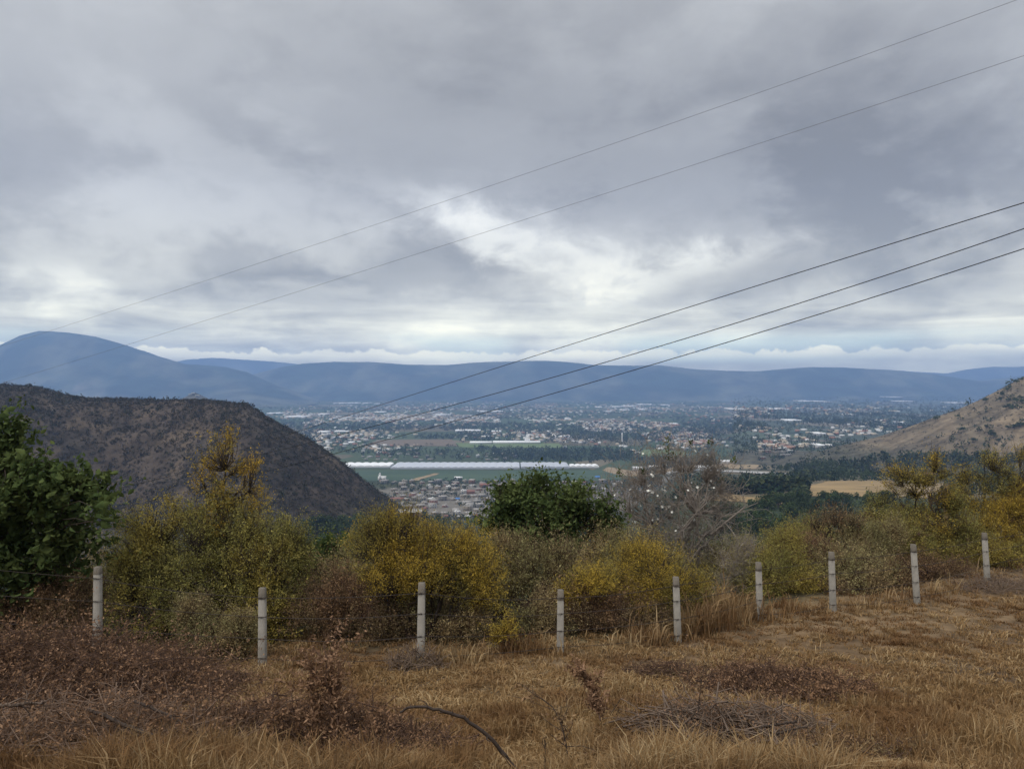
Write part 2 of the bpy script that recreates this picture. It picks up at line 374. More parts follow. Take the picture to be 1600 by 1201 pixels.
# hills and mountains -------------------------------------------------------
def ridge_obj(name, rd, u0, u1, nu, y0, y1, ny, m, colf, label):
    u = np.linspace(u0, u1, nu); y = np.linspace(y0, y1, ny); U, Y = np.meshgrid(u, y); Z = rd.h(U, Y)
    o = grid_mesh(U*Y, Y, Z, name, m, colf(U, Y, Z)); tag(o, label, kind='structure'); return o
M_hill = terr_mat('scrubby_hill_soil', .05, .012, False, 3.0)
M_mt = terr_mat('wooded_mountain', .004, .0012, False, 25.0)
def c_left(U, Y, Z):
    n = fbm(U*Y, Y, 70, 4, 81)+.5; n2 = fbm(U*Y, Y, 25, 3, 82)+.5
    c = lerp(C_(.036, .031, .026), C_(.058, .045, .035), sst(n, .38, .66)); c = lerp(c, C_(.100, .074, .050)+0*c, sst(n2, .60, .75)*.5)
    return lerp(c, C_(.035, .045, .025)+0*c, sst(-Z, 95, 150)*.7)
ridge_obj('hill', LEFT, -1.2, -.02, 300, 340, 1060, 260, M_hill, c_left, 'dark scrub covered hill sloping down on the left')
def c_right(U, Y, Z):
    n = fbm(U*Y, Y, 60, 4, 83)+.5
    c = lerp(C_(.120, .096, .064), C_(.170, .130, .083), sst(n, .4, .65)); c = lerp(c, C_(.085, .070, .050)+0*c, sst(fbm(U*Y, Y, 50, 3, 84)+.5, .55, .75)*.6)
    return lerp(c, C_(.06, .06, .042)+0*c, sst(-Z, 90, 115)*.85)
ridge_obj('hill', RIGHT, .30, 1.1, 220, 820, 1660, 160, M_hill, c_right, 'bare brown grassy hill rising at the right edge')
def c_mt(U, Y, Z):
    n = fbm(U*Y, Y, 500, 4, 85)+.5
    c = lerp(C_(.025, .040, .032), C_(.085, .090, .065), sst(n, .4, .62))
    return lerp(c, C_(.17, .15, .12)+0*c, sst(fbm(U*Y, Y, 300, 3, 88)+.5, .6, .7)*sst(-Z, -60, 80)*.7*(U < -.4))
for rd, (u0, u1, y0, y1), lab in zip(MTS, ((-1.15, -.2, 7000, 10600), (-.55, .98, 8700, 11100), (-.6, -.13, 14000, 15900), (.4, .95, 14000, 15900)),
        ('rounded blue mountain, tallest, on the far left skyline', 'long low blue mountain range across the whole skyline', 'paler blue ridge showing behind the tall rounded mountain', 'pale blue peak behind the range at the far right')):
    ridge_obj('mountain', rd, u0, u1, 260, y0, y1, 110, M_mt, c_mt, lab)
# small cone hill
g = G(); rads = np.linspace(0, 330, 14); tt = np.linspace(0, 2*np.pi, 40, endpoint=False)
RR2, T2 = np.meshgrid(rads, tt, indexing='ij'); cc = unp(305, 613, 3200)
Z2 = cc.z-(RR2*.56)*(1-.0004*RR2)+fbm(RR2*np.cos(T2), RR2*np.sin(T2), 60, 3, 90)*14*(RR2 > 20)
o = grid_mesh(cc.x+RR2*np.cos(T2), cc.y+RR2*np.sin(T2), Z2, 'hill', M_hill, np.zeros(RR2.shape+(3,))+C_(.09, .085, .07), True)
tag(o, 'small conical hill with white buildings on its top, past the left hill', kind='structure')
CONE = cc
# fields and road -----------------------------------------------------------
def drape(name, m, poly, label, dz=.45, n=26, lo=400, flat=False):
    """quad patch whose four corners are seen at these pixels, laid on the ground"""
    P4 = [unp(p[0], p[1], 200*F/(p[1]-600.5)) if flat else at(*p, lo) for p in poly]; a, c, d, e = [np.array(p)[:2] for p in P4]
    s, t = np.meshgrid(np.linspace(0, 1, n*2), np.linspace(0, 1, n), indexing='xy')
    XY = (a*(1-s[..., None])+c*s[..., None])*(1-t[..., None])+(e*(1-s[..., None])+d*s[..., None])*t[..., None]
    edge = np.minimum(np.minimum(s, 1-s), np.minimum(t, 1-t)) < 1e-6
    XY = XY+edge[..., None]*np.stack([fbm(XY[..., 0], XY[..., 1], 40, 3, 91), fbm(XY[..., 0], XY[..., 1], 40, 3, 92)], -1)*14
    o = grid_mesh(XY[..., 0], XY[..., 1], Hg(XY[..., 0], XY[..., 1])+dz, name, m); return tag(o, label, kind='structure')
def fieldm(name, c1, c2, s=.02, stripe=None):
    m, q = mat(name, .95, .1); t = q.n('ShaderNodeTexCoord')
    mp = q.n('ShaderNodeMapping'); mp.inputs['Scale'].default_value = (1, 3.5, 1); q.L(t.outputs['Object'], mp.inputs[0])
    c = q.mix(q.ss(q.noise(mp.outputs[0], s, 6, .65), .35, .65), c1, c2)
    q.L(c, q.p.inputs['Base Color']); return m
F_green = fieldm('crop_green', (.050, .078, .050), (.066, .098, .058), .004)
F_gold = fieldm('stubble_gold', (.20, .145, .075), (.31, .22, .11), .02)
F_tan = fieldm('fallow_tan', (.22, .165, .10), (.30, .23, .14))
F_brown = fieldm('ploughed_brown', (.13, .105, .075), (.17, .13, .09))
F_lgreen = fieldm('pasture_green', (.10, .15, .06), (.14, .17, .08))
F_road = fieldm('dusty_road', (.30, .29, .27), (.36, .35, .33))
drape('field', F_green, [(520, 751), (1010, 751), (1010, 735), (500, 735)], 'flat green crop field between the white greenhouses and the near village', .5, flat=True)
drape('field', F_brown, [(570, 697), (720, 697), (705, 686), (590, 687)], 'brown ploughed field behind the houses at the foot of the left hill', .5, flat=True)
drape('field', F_lgreen, [(720, 699), (880, 700), (875, 693), (712, 692)], 'green field in front of the long white greenhouse strip', .6)
drape('field', F_lgreen, [(990, 715), (1080, 716), (1070, 704), (1005, 702)], 'light green field behind the flowering bare tree', .6)
drape('field', F_tan, [(940, 735), (1110, 735), (1140, 730), (950, 730)], 'bare tan strip right of the greenhouses', .6)
drape('field', F_gold, [(1235, 778), (1400, 777), (1395, 751), (1290, 752)], 'golden stubble field behind the dark trees on the right', .5, 40)
drape('field', F_gold, [(1120, 784), (1240, 789), (1235, 776), (1130, 771)], 'smaller tan field left of the golden field', .5, 30)
drape('field', F_tan, [(1395, 776), (1500, 778), (1500, 755), (1405, 756)], 'pale dry field right of the golden stubble field', .5, 30)
drape('field', F_tan, [(1120, 731), (1180, 733), (1190, 715), (1135, 719)], 'tan field left of the terracotta hillside village', .5)
drape('road', F_road, [(1040, 742.5), (1240, 743), (1240, 739.5), (1040, 739)], 'pale road crossing behind the small tan field', .8)
drape('road', F_tan, [(640, 751), (655, 751), (686, 740), (676, 740)], 'dirt track crossing the green field', .9, flat=True)
# ------------------------------------------------------------------ distant and mid trees
M_bark = plain('bark_grey_brown', (.10, .08, .06), .4, 12, bump=.5)
M_barkd = plain('bark_dark', (.055, .042, .033), .4, 12, bump=.5)
M_tree = leafm('valley_tree_leaves', [(.026, .046, .020), (.046, .070, .028), (.072, .092, .036)], .15, (.084, .092, .040), .25, True)
M_treeb = leafm('valley_tree_blue_green', [(.016, .030, .020), (.026, .044, .026), (.040, .058, .030)], .15, None, 1, True)
M_scrub = leafm('hill_scrub_leaves', [(.036, .038, .030), (.056, .047, .037), (.042, .052, .033), (.040, .036, .031), (.086, .068, .048), (.048, .043, .036)], .1)
M_dis = leafm('distant_tree_leaves', [(.020, .035, .020), (.038, .054, .026), (.066, .076, .036)], .1)
def tree_proto(kind, seed):
    rg = np.random.default_rng(seed); g = G(); gt = G()
    if kind == 'cone':
        n = 700; z = rg.uniform(.12, 1, n)**.9; r = (1-z)*.26+.02; a = rg.uniform(0, 6.28, n); k = rg.uniform(.5, 1.1, n)*(1+.35*np.sin(a*3+z*14))
        c = np.c_[np.cos(a)*r*k, np.sin(a)*r*k, z]; sz = .075
    elif kind == 'tall':
        n = 700; z = rg.uniform(.15, 1, n); r = .17*np.sin(np.pi*np.clip(z*.85+.12, 0, 1))**.6; a = rg.uniform(0, 6.28, n); k = rg.uniform(.4, 1.1, n)
        c = np.c_[np.cos(a)*r*k, np.sin(a)*r*k, z]; sz = .07
    else:
        nb = 11; n = 900; cen = rg.normal(size=(nb, 3))*np.array([.2, .2, .13])+np.array([0, 0, .60]); rad = rg.uniform(.13, .24, nb); wq = rg.integers(0, nb, n)
        d = rg.normal(size=(n, 3)); d /= np.linalg.norm(d, axis=1)[:, None]
        c = cen[wq]+d*rad[wq][:, None]*rg.uniform(.6, 1.08, n)[:, None]; sz = .075; c[:, 2] = np.clip(c[:, 2], .12, 1.02)
    g.leaves(c, sz*rg.uniform(.6, 1.5, n), sz*.8, rg, rg.uniform(0, 1, n), up=1.0)
    gt.tubes([(0, 0, -.05), (0.01, 0, .3)], [(0.01, 0, .3), (0, .01, .65)], [.028, .02], [.02, .008], 6)
    for k in range(5):
        a = rg.uniform(0, 6.28); gt.tubes([(0, 0, .25+.06*k)], [(math.cos(a)*.17, math.sin(a)*.17, .5+.05*k)], .012, .004, 4)
    return g, gt
PROT = []
for i, (k, s) in enumerate([('round', 1), ('round', 2), ('round', 3), ('cone', 4), ('tall', 5), ('round', 6)]):
    g, gt = tree_proto(k, s)
    PROT.append((g.build('crown', M_tree if i != 3 else M_treeb, link=False), gt.build('trunk', M_bark, link=False), k))
def ordw(n):
    w_ = ['', 'first', 'second', 'third', 'fourth', 'fifth', 'sixth', 'seventh', 'eighth', 'ninth', 'tenth', 'eleventh', 'twelfth']
    if n < len(w_): return w_[n]
    return f"{n}{'th' if 10 <= n % 100 <= 20 else {1: 'st', 2: 'nd', 3: 'rd'}.get(n % 10, 'th')}"
SHP = {'round': 'broad crowned', 'cone': 'pointed', 'tall': 'slender upright'}
def put_tree(x, y, h, wsc, pi, label, group, z=None):
    c, t, k = PROT[pi]
    z = float(H(x, y)) if z is None else z
    o = empty('tree', (x, y, z), label, 'tree', group); o.rotation_euler.z = random.uniform(0, 6.28); o.scale = (h*wsc, h*wsc, h)
    for nm, me in (('crown', c), ('trunk', t)):
        q = bpy.data.objects.new(nm, me); COL.objects.link(q); q.parent = o
    return o
def tree_set(spots, place, group):
    """spots: (x, y, h, w, proto); labels count them from the left as seen"""
    spots = sorted(spots, key=lambda s: s[0]/s[1])
    for i, (x, y, h, w_, pi) in enumerate(spots):
        put_tree(x, y, h, w_, pi, f"{SHP[PROT[pi][2]]} dark tree, {ordw(i+1)} from the left {place}", group)
def scatter_px(n, x0, x1, y0, y1, seed, cond=None, lo=300):
    rg = random.Random(seed); out_ = []; tries = 0
    while len(out_) < n and tries < n*30:
        tries += 1; px = rg.uniform(x0, x1); py = rg.uniform(y0, y1)
        if cond and not cond(px, py): continue
        p = at(px, py, lo)
        if p is None: continue
        out_.append((p.x, p.y, rg))
    return out_
rgt = random.Random(5)
# wood in front of the golden field (right), dark and blue green
sp1 = [(p[0], p[1], rgt.uniform(9, 15), rgt.uniform(.85, 1.15), rgt.choice([0, 1, 2, 5, 3, 4])) for p in scatter_px(62, 1110, 1470, 800, 850, 11, lambda x, y: y > 806-(x-1110)*.02)]
tree_set(sp1, 'below the golden field', 'trees of the dark wood below the golden field')
sp2 = [(p[0], p[1], rgt.uniform(7, 12), rgt.uniform(.9, 1.2), rgt.choice([0, 1, 2, 5, 3])) for p in scatter_px(40, 1200, 1470, 784, 796, 12, lambda x, y: y > 776+8*math.sin(x*.05))]
tree_set(sp2, 'edging the golden field', 'trees edging the golden field')
sp3 = [(p[0], p[1], rgt.uniform(9, 16), rgt.uniform(.7, 1.1), rgt.choice([0, 1, 2, 4, 3])) for p in scatter_px(60, 1215, 1600, 728, 752, 13, lambda x, y: y < 750)]
tree_set(sp3, 'behind the golden field', 'trees of the belt behind the golden field')
# forest at the foot of the left hill
sp4 = [(p[0], p[1], rgt.uniform(10, 15), rgt.uniform(.9, 1.25), rgt.choice([0, 1, 2, 5])) for p in scatter_px(95, 470, 800, 818, 880, 14, lambda x, y: y > 815+max(0, (560-x))*.2)]
tree_set(sp4, 'below the near village', 'trees of the ravine wood below the near village')
# brown hill trees, placed as seen
HT = [(1597, 593), (1588, 598), (1578, 606), (1574, 609), (1566, 618), (1563, 625), (1539, 626), (1588, 628), (1594, 621), (1572, 638), (1576, 635), (1597, 630), (1516, 627), (1548, 675), (1552, 684), (1575, 668), (1585, 668), (1592, 665), (1541, 668), (1497, 650), (1462, 655), (1520, 690), (1560, 690), (1598, 664), (1505, 672)]
for i, (px, py) in enumerate(sorted(HT)):
    p = at(px, py+3, 700) or at(px, py+8, 700)
    if p: put_tree(p.x, p.y, random.uniform(6, 11), random.uniform(1.0, 1.4), random.choice([0, 1, 2]), f"dark round tree, {ordw(i+1)} from the left on the bare brown hill", 'dark trees dotted over the brown hill')
# mass of further trees: one object
def tree_mass(spots, name, m, label, faces, seed, flat=1.0):
    rg = np.random.default_rng(seed); S = np.array(spots); n = len(S)
    d = rg.normal(size=(n, faces, 3)); d /= np.linalg.norm(d, axis=2)[..., None]; d *= rg.uniform(.65, 1.05, (n, faces, 1))
    d[..., 2] = d[..., 2]*.5*flat+.5*flat
    lump = 1+.3*np.sin(d[..., 0]*5+S[:, None, 0])*np.cos(d[..., 1]*5+S[:, None, 1])
    c = S[:, None, :3]+d*S[:, None, 3:4]*np.array([.5, .5, 1])*lump[..., None]
    tint = np.clip(np.repeat(rg.uniform(0, 1, n), faces)+rg.normal(0, .12, n*faces), 0, 1)
    sz = np.repeat(S[:, 3], faces)*(2.4/math.sqrt(faces))*.55
    g = G(); g.leaves(c.reshape(-1, 3), sz*rg.uniform(.7, 1.4, n*faces), sz*.9, rg, tint, up=1.0)
    o = g.build(name, m); tag(o, label, 'trees' if 'tree' in name else 'scrub', kind='stuff'); return o
def dens(n, y0, y1, u0, u1, seed, clump, thr, hmin, hmax, power=1.0):
    rg = np.random.default_rng(seed); k = n*6
    # even in picture height, so the far plain is not overfull
    q = rg.uniform(0, 1, k); y = 1/(1/y0+(1/y1-1/y0)*q**power); u = rg.uniform(u0, u1, k); x = u*y
    v = fbm(x, y, clump, 3, seed)+.5+.12*(vn2(x/35, y/300, seed)-.5)
    ok = v > thr; x, y = x[ok][:n], y[ok][:n]
    return x, y, rg.uniform(hmin, hmax, len(x))
def avoid(x, y):
    py = CY-H(x, y)/y*F; px = CX+x/y*F
    f = (px > 510) & (px < 1010) & (py > 723) & (py < 752)       # greenhouses and green field
    f |= (px > 575) & (px < 715) & (py > 686) & (py < 696) | (px > 715) & (px < 880) & (py > 692) & (py < 699)
    f |= (px > 1005) & (px < 1075) & (py > 704) & (py < 714)
    f |= (px > 1260) & (px < 1480) & (py > 752) & (py < 777) | (px > 1125) & (px < 1237) & (py > 772) & (py < 787) | (px > 1120) & (px < 1185) & (py > 716) & (py < 733)
    f |= (px > 1040) & (px < 1240) & (py > 738) & (py < 744)
    return ~f
L_ = []
for args in ((3200, 1500, 3000, -.30, .75, 101, 260, .46, 6, 12), (9500, 2600, 9500, -.45, .85, 102, 500, .40, 8, 17), (1500, 560, 2000, .18, .85, 103, 110, .46, 5, 10)):
    x, y, h = dens(*args); k = avoid(x, y); x, y, h = x[k], y[k], h[k]
    L_.append(np.c_[x, y, H(x, y)-.5, h])
x, y, h = dens(1100, 1080, 1520, -.2, .2, 104, 60, .45, 4, 8); k = avoid(x, y); L_.append(np.c_[x[k], y[k], H(x[k], y[k])-.3, h[k]])
# dark belts of wood named by where they are seen: (px, py, rx, ry, count, h)
for (cx_, cy_, rx_, ry_, n_, h_) in [(880, 712, 120, 9, 420, 14), (1010, 722, 60, 8, 160, 12), (760, 702, 20, 5, 30, 12), (1120, 752, 100, 8, 45, 8), (1480, 722, 130, 10, 190, 10), (1300, 735, 70, 12, 160, 11), (760, 668, 70, 6, 180, 14), (590, 668, 60, 9, 160, 12), (1130, 668, 70, 10, 260, 13), (640, 708, 70, 4, 60, 10), (1230, 748, 70, 10, 150, 9), (1180, 832, 70, 16, 360, 9), (1300, 832, 110, 16, 480, 9), (1440, 826, 80, 18, 260, 9), (1150, 765, 60, 6, 70, 8)]:
    rg = np.random.default_rng(int(cx_+cy_)); 
    for _ in range(n_):
        a, r_ = rg.uniform(0, 6.28), math.sqrt(rg.uniform(0, 1)); p = at(cx_+rx_*r_*math.cos(a), cy_+ry_*r_*math.sin(a), 600)
        if p is not None and avoid(np.array([p.x]), np.array([p.y]))[0]: L_.append(np.array([[p.x, p.y, p.z-.4, h_*rg.uniform(.6, 1.2)]]))
tree_mass(np.concatenate(L_), 'distant_trees', M_dis, 'dark blue green trees spread thickly over the whole valley plain', 16, 111)
# slope woods between the bushes and the valley
x, y, h = dens(2600, 60, 1040, -.7, .75, 121, 70, .36, 5, 11, 1.0); L2 = np.c_[x, y, Hg(x, y)-.6, h]
ok = Hg(x, y)+h*1.0 < y*(-.202); u_ = x/y
ok &= (LEFT.h(u_, y) < Hg(x, y)+2) | (u_ > 0)
ok &= ~((u_ > .22) & (y > 330))
ok2 = (y < 380) | (u_ < .22)
L2 = L2[ok & ok2]
L2[:, 3] = np.where(L2[:, 1] < 200, L2[:, 3]*.55, L2[:, 3])
tree_mass(L2, 'slope_trees', M_dis, 'continuous green trees on the steep slope below the thicket', 60, 122)
# scrub over the left hill
rg = np.random.default_rng(131); n = 52000
u = rg.uniform(-1.18, -.06, n); y = rg.uniform(370, 870, n); z = LEFT.h(u, y); x = u*y
ok = (z > Hg(x, y)-3) & (vn2(x/14, y/14, 5)+.35*rg.uniform(0, 1, n) > .36)
hh = np.where(rg.uniform(0, 1, n) > .96, 5.5, 2.9)*rg.uniform(.55, 1.2, n)
S3 = np.c_[x, y, z-.6, hh][ok]
tree_mass(S3, 'hill_scrub', M_scrub, 'grey brown and olive scrub covering the left hill', 20, 132, .8)
rg = np.random.default_rng(133); u = rg.uniform(.42, .95, 5000); y = rg.uniform(900, 1320, 5000); z = RIGHT.h(u, y); x = u*y
ok = (z > Hg(x, y)-1) & (fbm(x, y, 45, 3, 8)+.5+.25*rg.uniform(-1, 1, 5000) > .56)
tree_mass(np.c_[x, y, z-.4, rg.uniform(1.2, 3.0, 5000)][ok], 'hill_scrub', M_scrub, 'low thin scrub dotted over the bare brown hill on the right', 20, 134, .8)
# ------------------------------------------------------------------ houses
WALLC = {'white': (.66, .65, .62), 'cream': (.48, .41, .31), 'grey': (.30, .29, .27), 'terracotta': (.33, .18, .125), 'pink': (.45, .27, .23), 'tan': (.38, .30, .22)}
M_wall = {k: plain('wall_'+k, v, .16, .35) for k, v in WALLC.items()}
M_win = plain('window_dark_glass', (.03, .035, .04), .1, 3, .25, spec=.5)
M_roofg = plain('roof_concrete', (.40, .375, .34), .25, .5)
M_roofr = plain('roof_clay_tile', (.22, .105, .080), .25, .6)
M_roofw = plain('roof_white', (.72, .72, .71), .08, .3)
M_tank = plain('water_tank_black', (.03, .03, .035), .1, 3, .5)
def house_mesh(kind, seed):
    """kind 'flat1','flat2','gable': unit metres; returns wall G, roof G"""
    rg = random.Random(seed); w_, d_ = rg.uniform(8, 13), rg.uniform(7, 11); h = 3.2 if kind != 'flat2' else 6.2
    a, r = G(), G()
    hw, hd = w_/2, d_/2
    a.box((0, 0, h/2-.4), (hw, hd, h/2+.4), top=False)
    fl = 2 if kind == 'flat2' else 1
    for f in range(fl):
        for sgn in (-1, 1):
            nx = 3
            for i in range(nx):
                cx_ = -hw+(i+.5)*w_/nx; 
                if f == 0 and i == 1: a.box((cx_, sgn*(hd+.02), 1.05), (.5, .03, 1.05), mi=1)
                else: a.box((cx_, sgn*(hd+.02), 1.7+f*3), (.65, .03, .6), mi=1)
            for i in range(2):
                a.box((sgn*(hw+.02), -hd+(i+.5)*d_/2, 1.7+f*3), (.03, .6, .55), mi=1)
    if kind == 'gable':
        o = .5; v = [(-hw-o, -hd-o, h-.05), (hw+o, -hd-o, h-.05), (hw+o, hd+o, h-.05), (-hw-o, hd+o, h-.05), (-hw-o, 0, h+1.9), (hw+o, 0, h+1.9)]
        r.add(v, [(0, 1, 5, 4), (2, 3, 4, 5), (0, 3, 2, 1)], [(0, 4, 3), (1, 2, 5)])
    else:
        r.box((0, 0, h+.12), (hw+.15, hd+.15, .12))
        for sx, sy, ax, ay in ((0, 1, hw+.15, .09), (0, -1, hw+.15, .09), (1, 0, .09, hd-.04), (-1, 0, .09, hd-.04)):
            r.box((sx*(hw+.06), sy*(hd+.06), h+.24+.25), (ax, ay, .25))
        if seed % 2: r.box((hw*.4, hd*.3, h+1.2), (1.3, 1.4, .95))
        if seed % 3: 
            tq = np.linspace(0, 6.283, 9)[:-1]; 
            r.tubes([(-hw*.5, hd*.4, h+.24)], [(-hw*.5, hd*.4, h+1.5)], .6, .55, 8, mi=1); r.tubes([(-hw*.5, hd*.4, h+1.5)], [(-hw*.5, hd*.4, h+1.7)], .55, .15, 8, mi=1)
    return a, r
HM = {}
def house_parts(kind, col, sd):
    k = (kind, col, sd)
    if k not in HM:
        a, r = house_mesh(kind, sd); rm = M_roofr if kind == 'gable' else (M_wall[col] if col in ('white',) and sd % 2 else M_roofg)
        HM[k] = (a.build('wall', [M_wall[col], M_win], link=False), r.build('roof', [rm, M_tank], link=False))
    return HM[k]
KN = {'flat1': 'low {} house, flat roof', 'flat2': 'two storey {} house, flat roof', 'gable': '{} house, red tiled roof'}
def put_house(x, y, rz, kind, col, sd, label, group, s=1.0, z=None):
    wl, rf = house_parts(kind, col, sd)
    o = empty('house', (x, y, float(H(x, y)) if z is None else z), label, 'house', group); o.rotation_euler.z = rz; o.scale = (s, s, s)
    for nm, me in (('wall', wl), ('roof', rf)):
        q = bpy.data.objects.new(nm, me); COL.objects.link(q); q.parent = o
def rcol(rg): return rg.choice(['white', 'cream', 'grey', 'grey', 'tan', 'cream', 'terracotta', 'white', 'pink'])
def rows(place, group, depths, px0, px1, step, seed, skip=.15, rnames=True):
    rg = random.Random(seed); nr = len(depths)
    for ri, dep in enumerate(depths):
        pts = []
        a, c = (px0(dep), px1(dep)); u = (a-CX)/F
        x = u*dep; xe = (c-CX)/F*dep
        while x < xe:
            x += step*rg.uniform(.75, 1.25)
            if rg.random() < skip: x += step*.6; continue
            yy_ = dep+rg.uniform(-6, 6); zz = float(H(x, yy_))+5; hit = at(CX+x/yy_*F, CY-zz/yy_*F, 300)
            if hit is not None and hit.y < yy_-40: continue
            pts.append((x, yy_))
        for i, (x, y) in enumerate(pts):
            kind = rg.choice(['flat1', 'flat2', 'flat1', 'flat1', 'flat2', 'gable' if rg.random() < .35 else 'flat1']); col = rcol(rg); sd = rg.randrange(4)
            put_house(x, y, rg.choice([0, .2, -.15, .35])+rg.uniform(-.1, .1)+rg.choice([0, 1.57]), kind, col, sd,
                      f"{KN[kind].format(col)}, {ordw(i+1)} from left, {ordw(ri+1)} row {place}", group, rg.uniform(.85, 1.15))
def dtop(py): return 200*F/(py-600)
rows('of the near village', 'houses of the near village', [1110, 1140, 1172, 1205, 1240, 1278, 1318, 1360, 1405, 1452, 1498],
     lambda d: np.interp(d, [1100, 1200, 1500], [690, 625, 590]), lambda d: np.interp(d, [1100, 1200, 1390, 1400, 1500], [745, 770, 800, 950, 965]), 17, 3)
rows('behind the greenhouses', 'houses of the hamlet behind the greenhouses', [1955, 2030, 2110], lambda d: 555, lambda d: 800, 26, 5, .25)
rows('of the terracotta village', 'houses of the terracotta village', [1560, 1620, 1690, 1770], lambda d: 1178, lambda d: 1226, 15, 6, .05)
# named larger buildings in the near village
p = at(597, 750, 900); g_ = 'buildings that stand out in the near village'
ch = empty('church', p, 'white church with a small bell tower at the back of the near village', 'church'); ch.rotation_euler.z = .1
a = G(); a.box((0, 0, 3.5), (8, 9, 4), top=True); a.build('nave', M_wall['white'], ch)
a = G(); a.box((-4, -8, 6.5), (2, 2, 7)); a.add([(-6.2, -10.2, 13.5), (-1.8, -10.2, 13.5), (-1.8, -5.8, 13.5), (-6.2, -5.8, 13.5), (-4, -8, 16.5)], [(0, 3, 2, 1)], [(0, 1, 4), (1, 2, 4), (2, 3, 4), (3, 0, 4)]); a.build('bell_tower', M_wall['white'], ch)
a = G()
for sx in (-6, 0, 5): a.box((sx, -9.03, 3), (.7, .05, 1.2))
a.build('window', M_win, ch)
def shed(px, py, wpx, dm, h, m_w, m_r, label, name='warehouse', cat='warehouse', group=None, rz=0.0, lo=500):
    p = at(px, py, lo)
    if p is None: return
    wm = wpx/F*p.y; o = empty(name, p, label, cat, group); o.rotation_euler.z = rz
    a = G(); a.box((0, dm/2, h/2-.5), (wm/2, dm/2, h/2+.5), top=False)
    a.build('wall', m_w, o)
    r = G(); hw = wm/2+.4; n = max(1, int(round(dm/22))); dd = (dm+.8)/n
    for i in range(n):
        y0 = -.4+i*dd; y1 = y0+dd; ym = (y0+y1)/2; k = min(2.2, dd*.12)
        r.add([(-hw, y0, h), (hw, y0, h), (hw, ym, h+k), (-hw, ym, h+k), (hw, y1, h), (-hw, y1, h)], [(0, 1, 2, 3), (3, 2, 4, 5)], [(0, 3, 5), (1, 4, 2)])
    r.build('roof', m_r, o); return o
shed(634, 809, 46, 16, 5, M_wall['pink'], M_roofg, 'long pinkish building at the front left corner of the near village', cat='building', name='building')
shed(620, 784, 20, 12, 5, M_wall['tan'], M_roofr, 'low building with dark red roof on the left side of the near village', cat='building', name='building')
shed(599.5, 754, 14, 8, 4, M_wall['cream'], M_roofr, 'cream building with red striped roof left of the white church', cat='building', name='building')
shed(735, 772, 13, 14, 5, M_wall['terracotta'], M_roofr, 'brick red building left of the green leafy tree', cat='building', name='building')
shed(757, 762, 14, 14, 6, M_wall['terracotta'], M_roofr, 'larger brick red building just left of the green leafy tree top', cat='building', name='building')
shed(716, 751, 12, 10, 7, M_wall['white'], M_roofw, 'tall white block at the back edge of the near village', cat='building', name='building')
M_blue = plain('blue_sheet_roof', (.05, .19, .50), .1, 1, .5)
shed(715, 782, 6, 9, 3.2, M_wall['grey'], M_blue, 'small shed with bright blue roof in the near village', cat='shed', name='shed')
shed(934, 748, 7, 12, 4, M_wall['grey'], M_blue, 'blue roofed shed behind the flowering bare tree', cat='shed', name='shed')
# greenhouses ---------------------------------------------------------------
M_gh = plain('greenhouse_plastic', (.46, .48, .52), .05, .1, .4, spec=.4)
M_ghw = plain('greenhouse_plastic_white', (.80, .80, .79), .04, .1, .45, spec=.4)
M_ghs = plain('greenhouse_side_net', (.30, .32, .34), .1, .1)
def greenhouse(px0, px1, pyf, dm, nsp, m, label, h=4.6, k=2.0):
    p = at(px0, pyf, 900); y = p.y; x1 = (px1-CX)/F*y; wm = x1-p.x
    o = empty('greenhouse', (p.x, y, p.z), label, 'greenhouse', 'white plastic greenhouses in one long row')
    r = G(); wl = G(); sw = wm/nsp; ns = 6
    for i in range(nsp):
        xs = [i*sw+sw*j/ns for j in range(ns+1)]; zs = [h+k*math.sin(math.pi*j/ns)**.8 for j in range(ns+1)]
        v = [(x, 0, z) for x, z in zip(xs, zs)]+[(x, dm, z) for x, z in zip(xs, zs)]
        r.add(v, [(j, j+1, j+1+ns+1, j+ns+1) for j in range(ns)])
        f = [(x, .02, z-.02) for x, z in zip(xs, zs)]+[(x, .02, h-2.2) for x in xs]
        r.add(f, [(j+ns+1, j+ns+2, j+1, j) for j in range(ns)])
    wl.add([(0, .02, -1), (wm, .02, -1), (wm, .02, h-2.2), (0, .02, h-2.2), (0, dm, -1), (wm, dm, -1), (wm, dm, h), (0, dm, h)], [(0, 1, 2, 3), (4, 7, 6, 5)])
    r.add([(0, 0, -1), (0, dm, -1), (0, dm, h), (0, 0, h), (wm, 0, -1), (wm, dm, -1), (wm, dm, h), (wm, 0, h)], [(0, 3, 2, 1), (4, 5, 6, 7)])
    r.build('roof', m, o); wl.build('side_wall', M_ghs, o)
greenhouse(532, 608, 731, 70, 6, M_ghw, 'bright white greenhouse at the left end of the row by the hill')
greenhouse(610, 812, 733.5, 110, 17, M_gh, 'longest greenhouse of the row with scalloped plastic roofs', k=1.3)
greenhouse(814, 890, 732.5, 100, 7, M_gh, 'greenhouse right of the longest one in the row', k=1.3)
greenhouse(891, 936, 731.5, 40, 5, M_ghw, 'small bright greenhouse at the right end of the row')
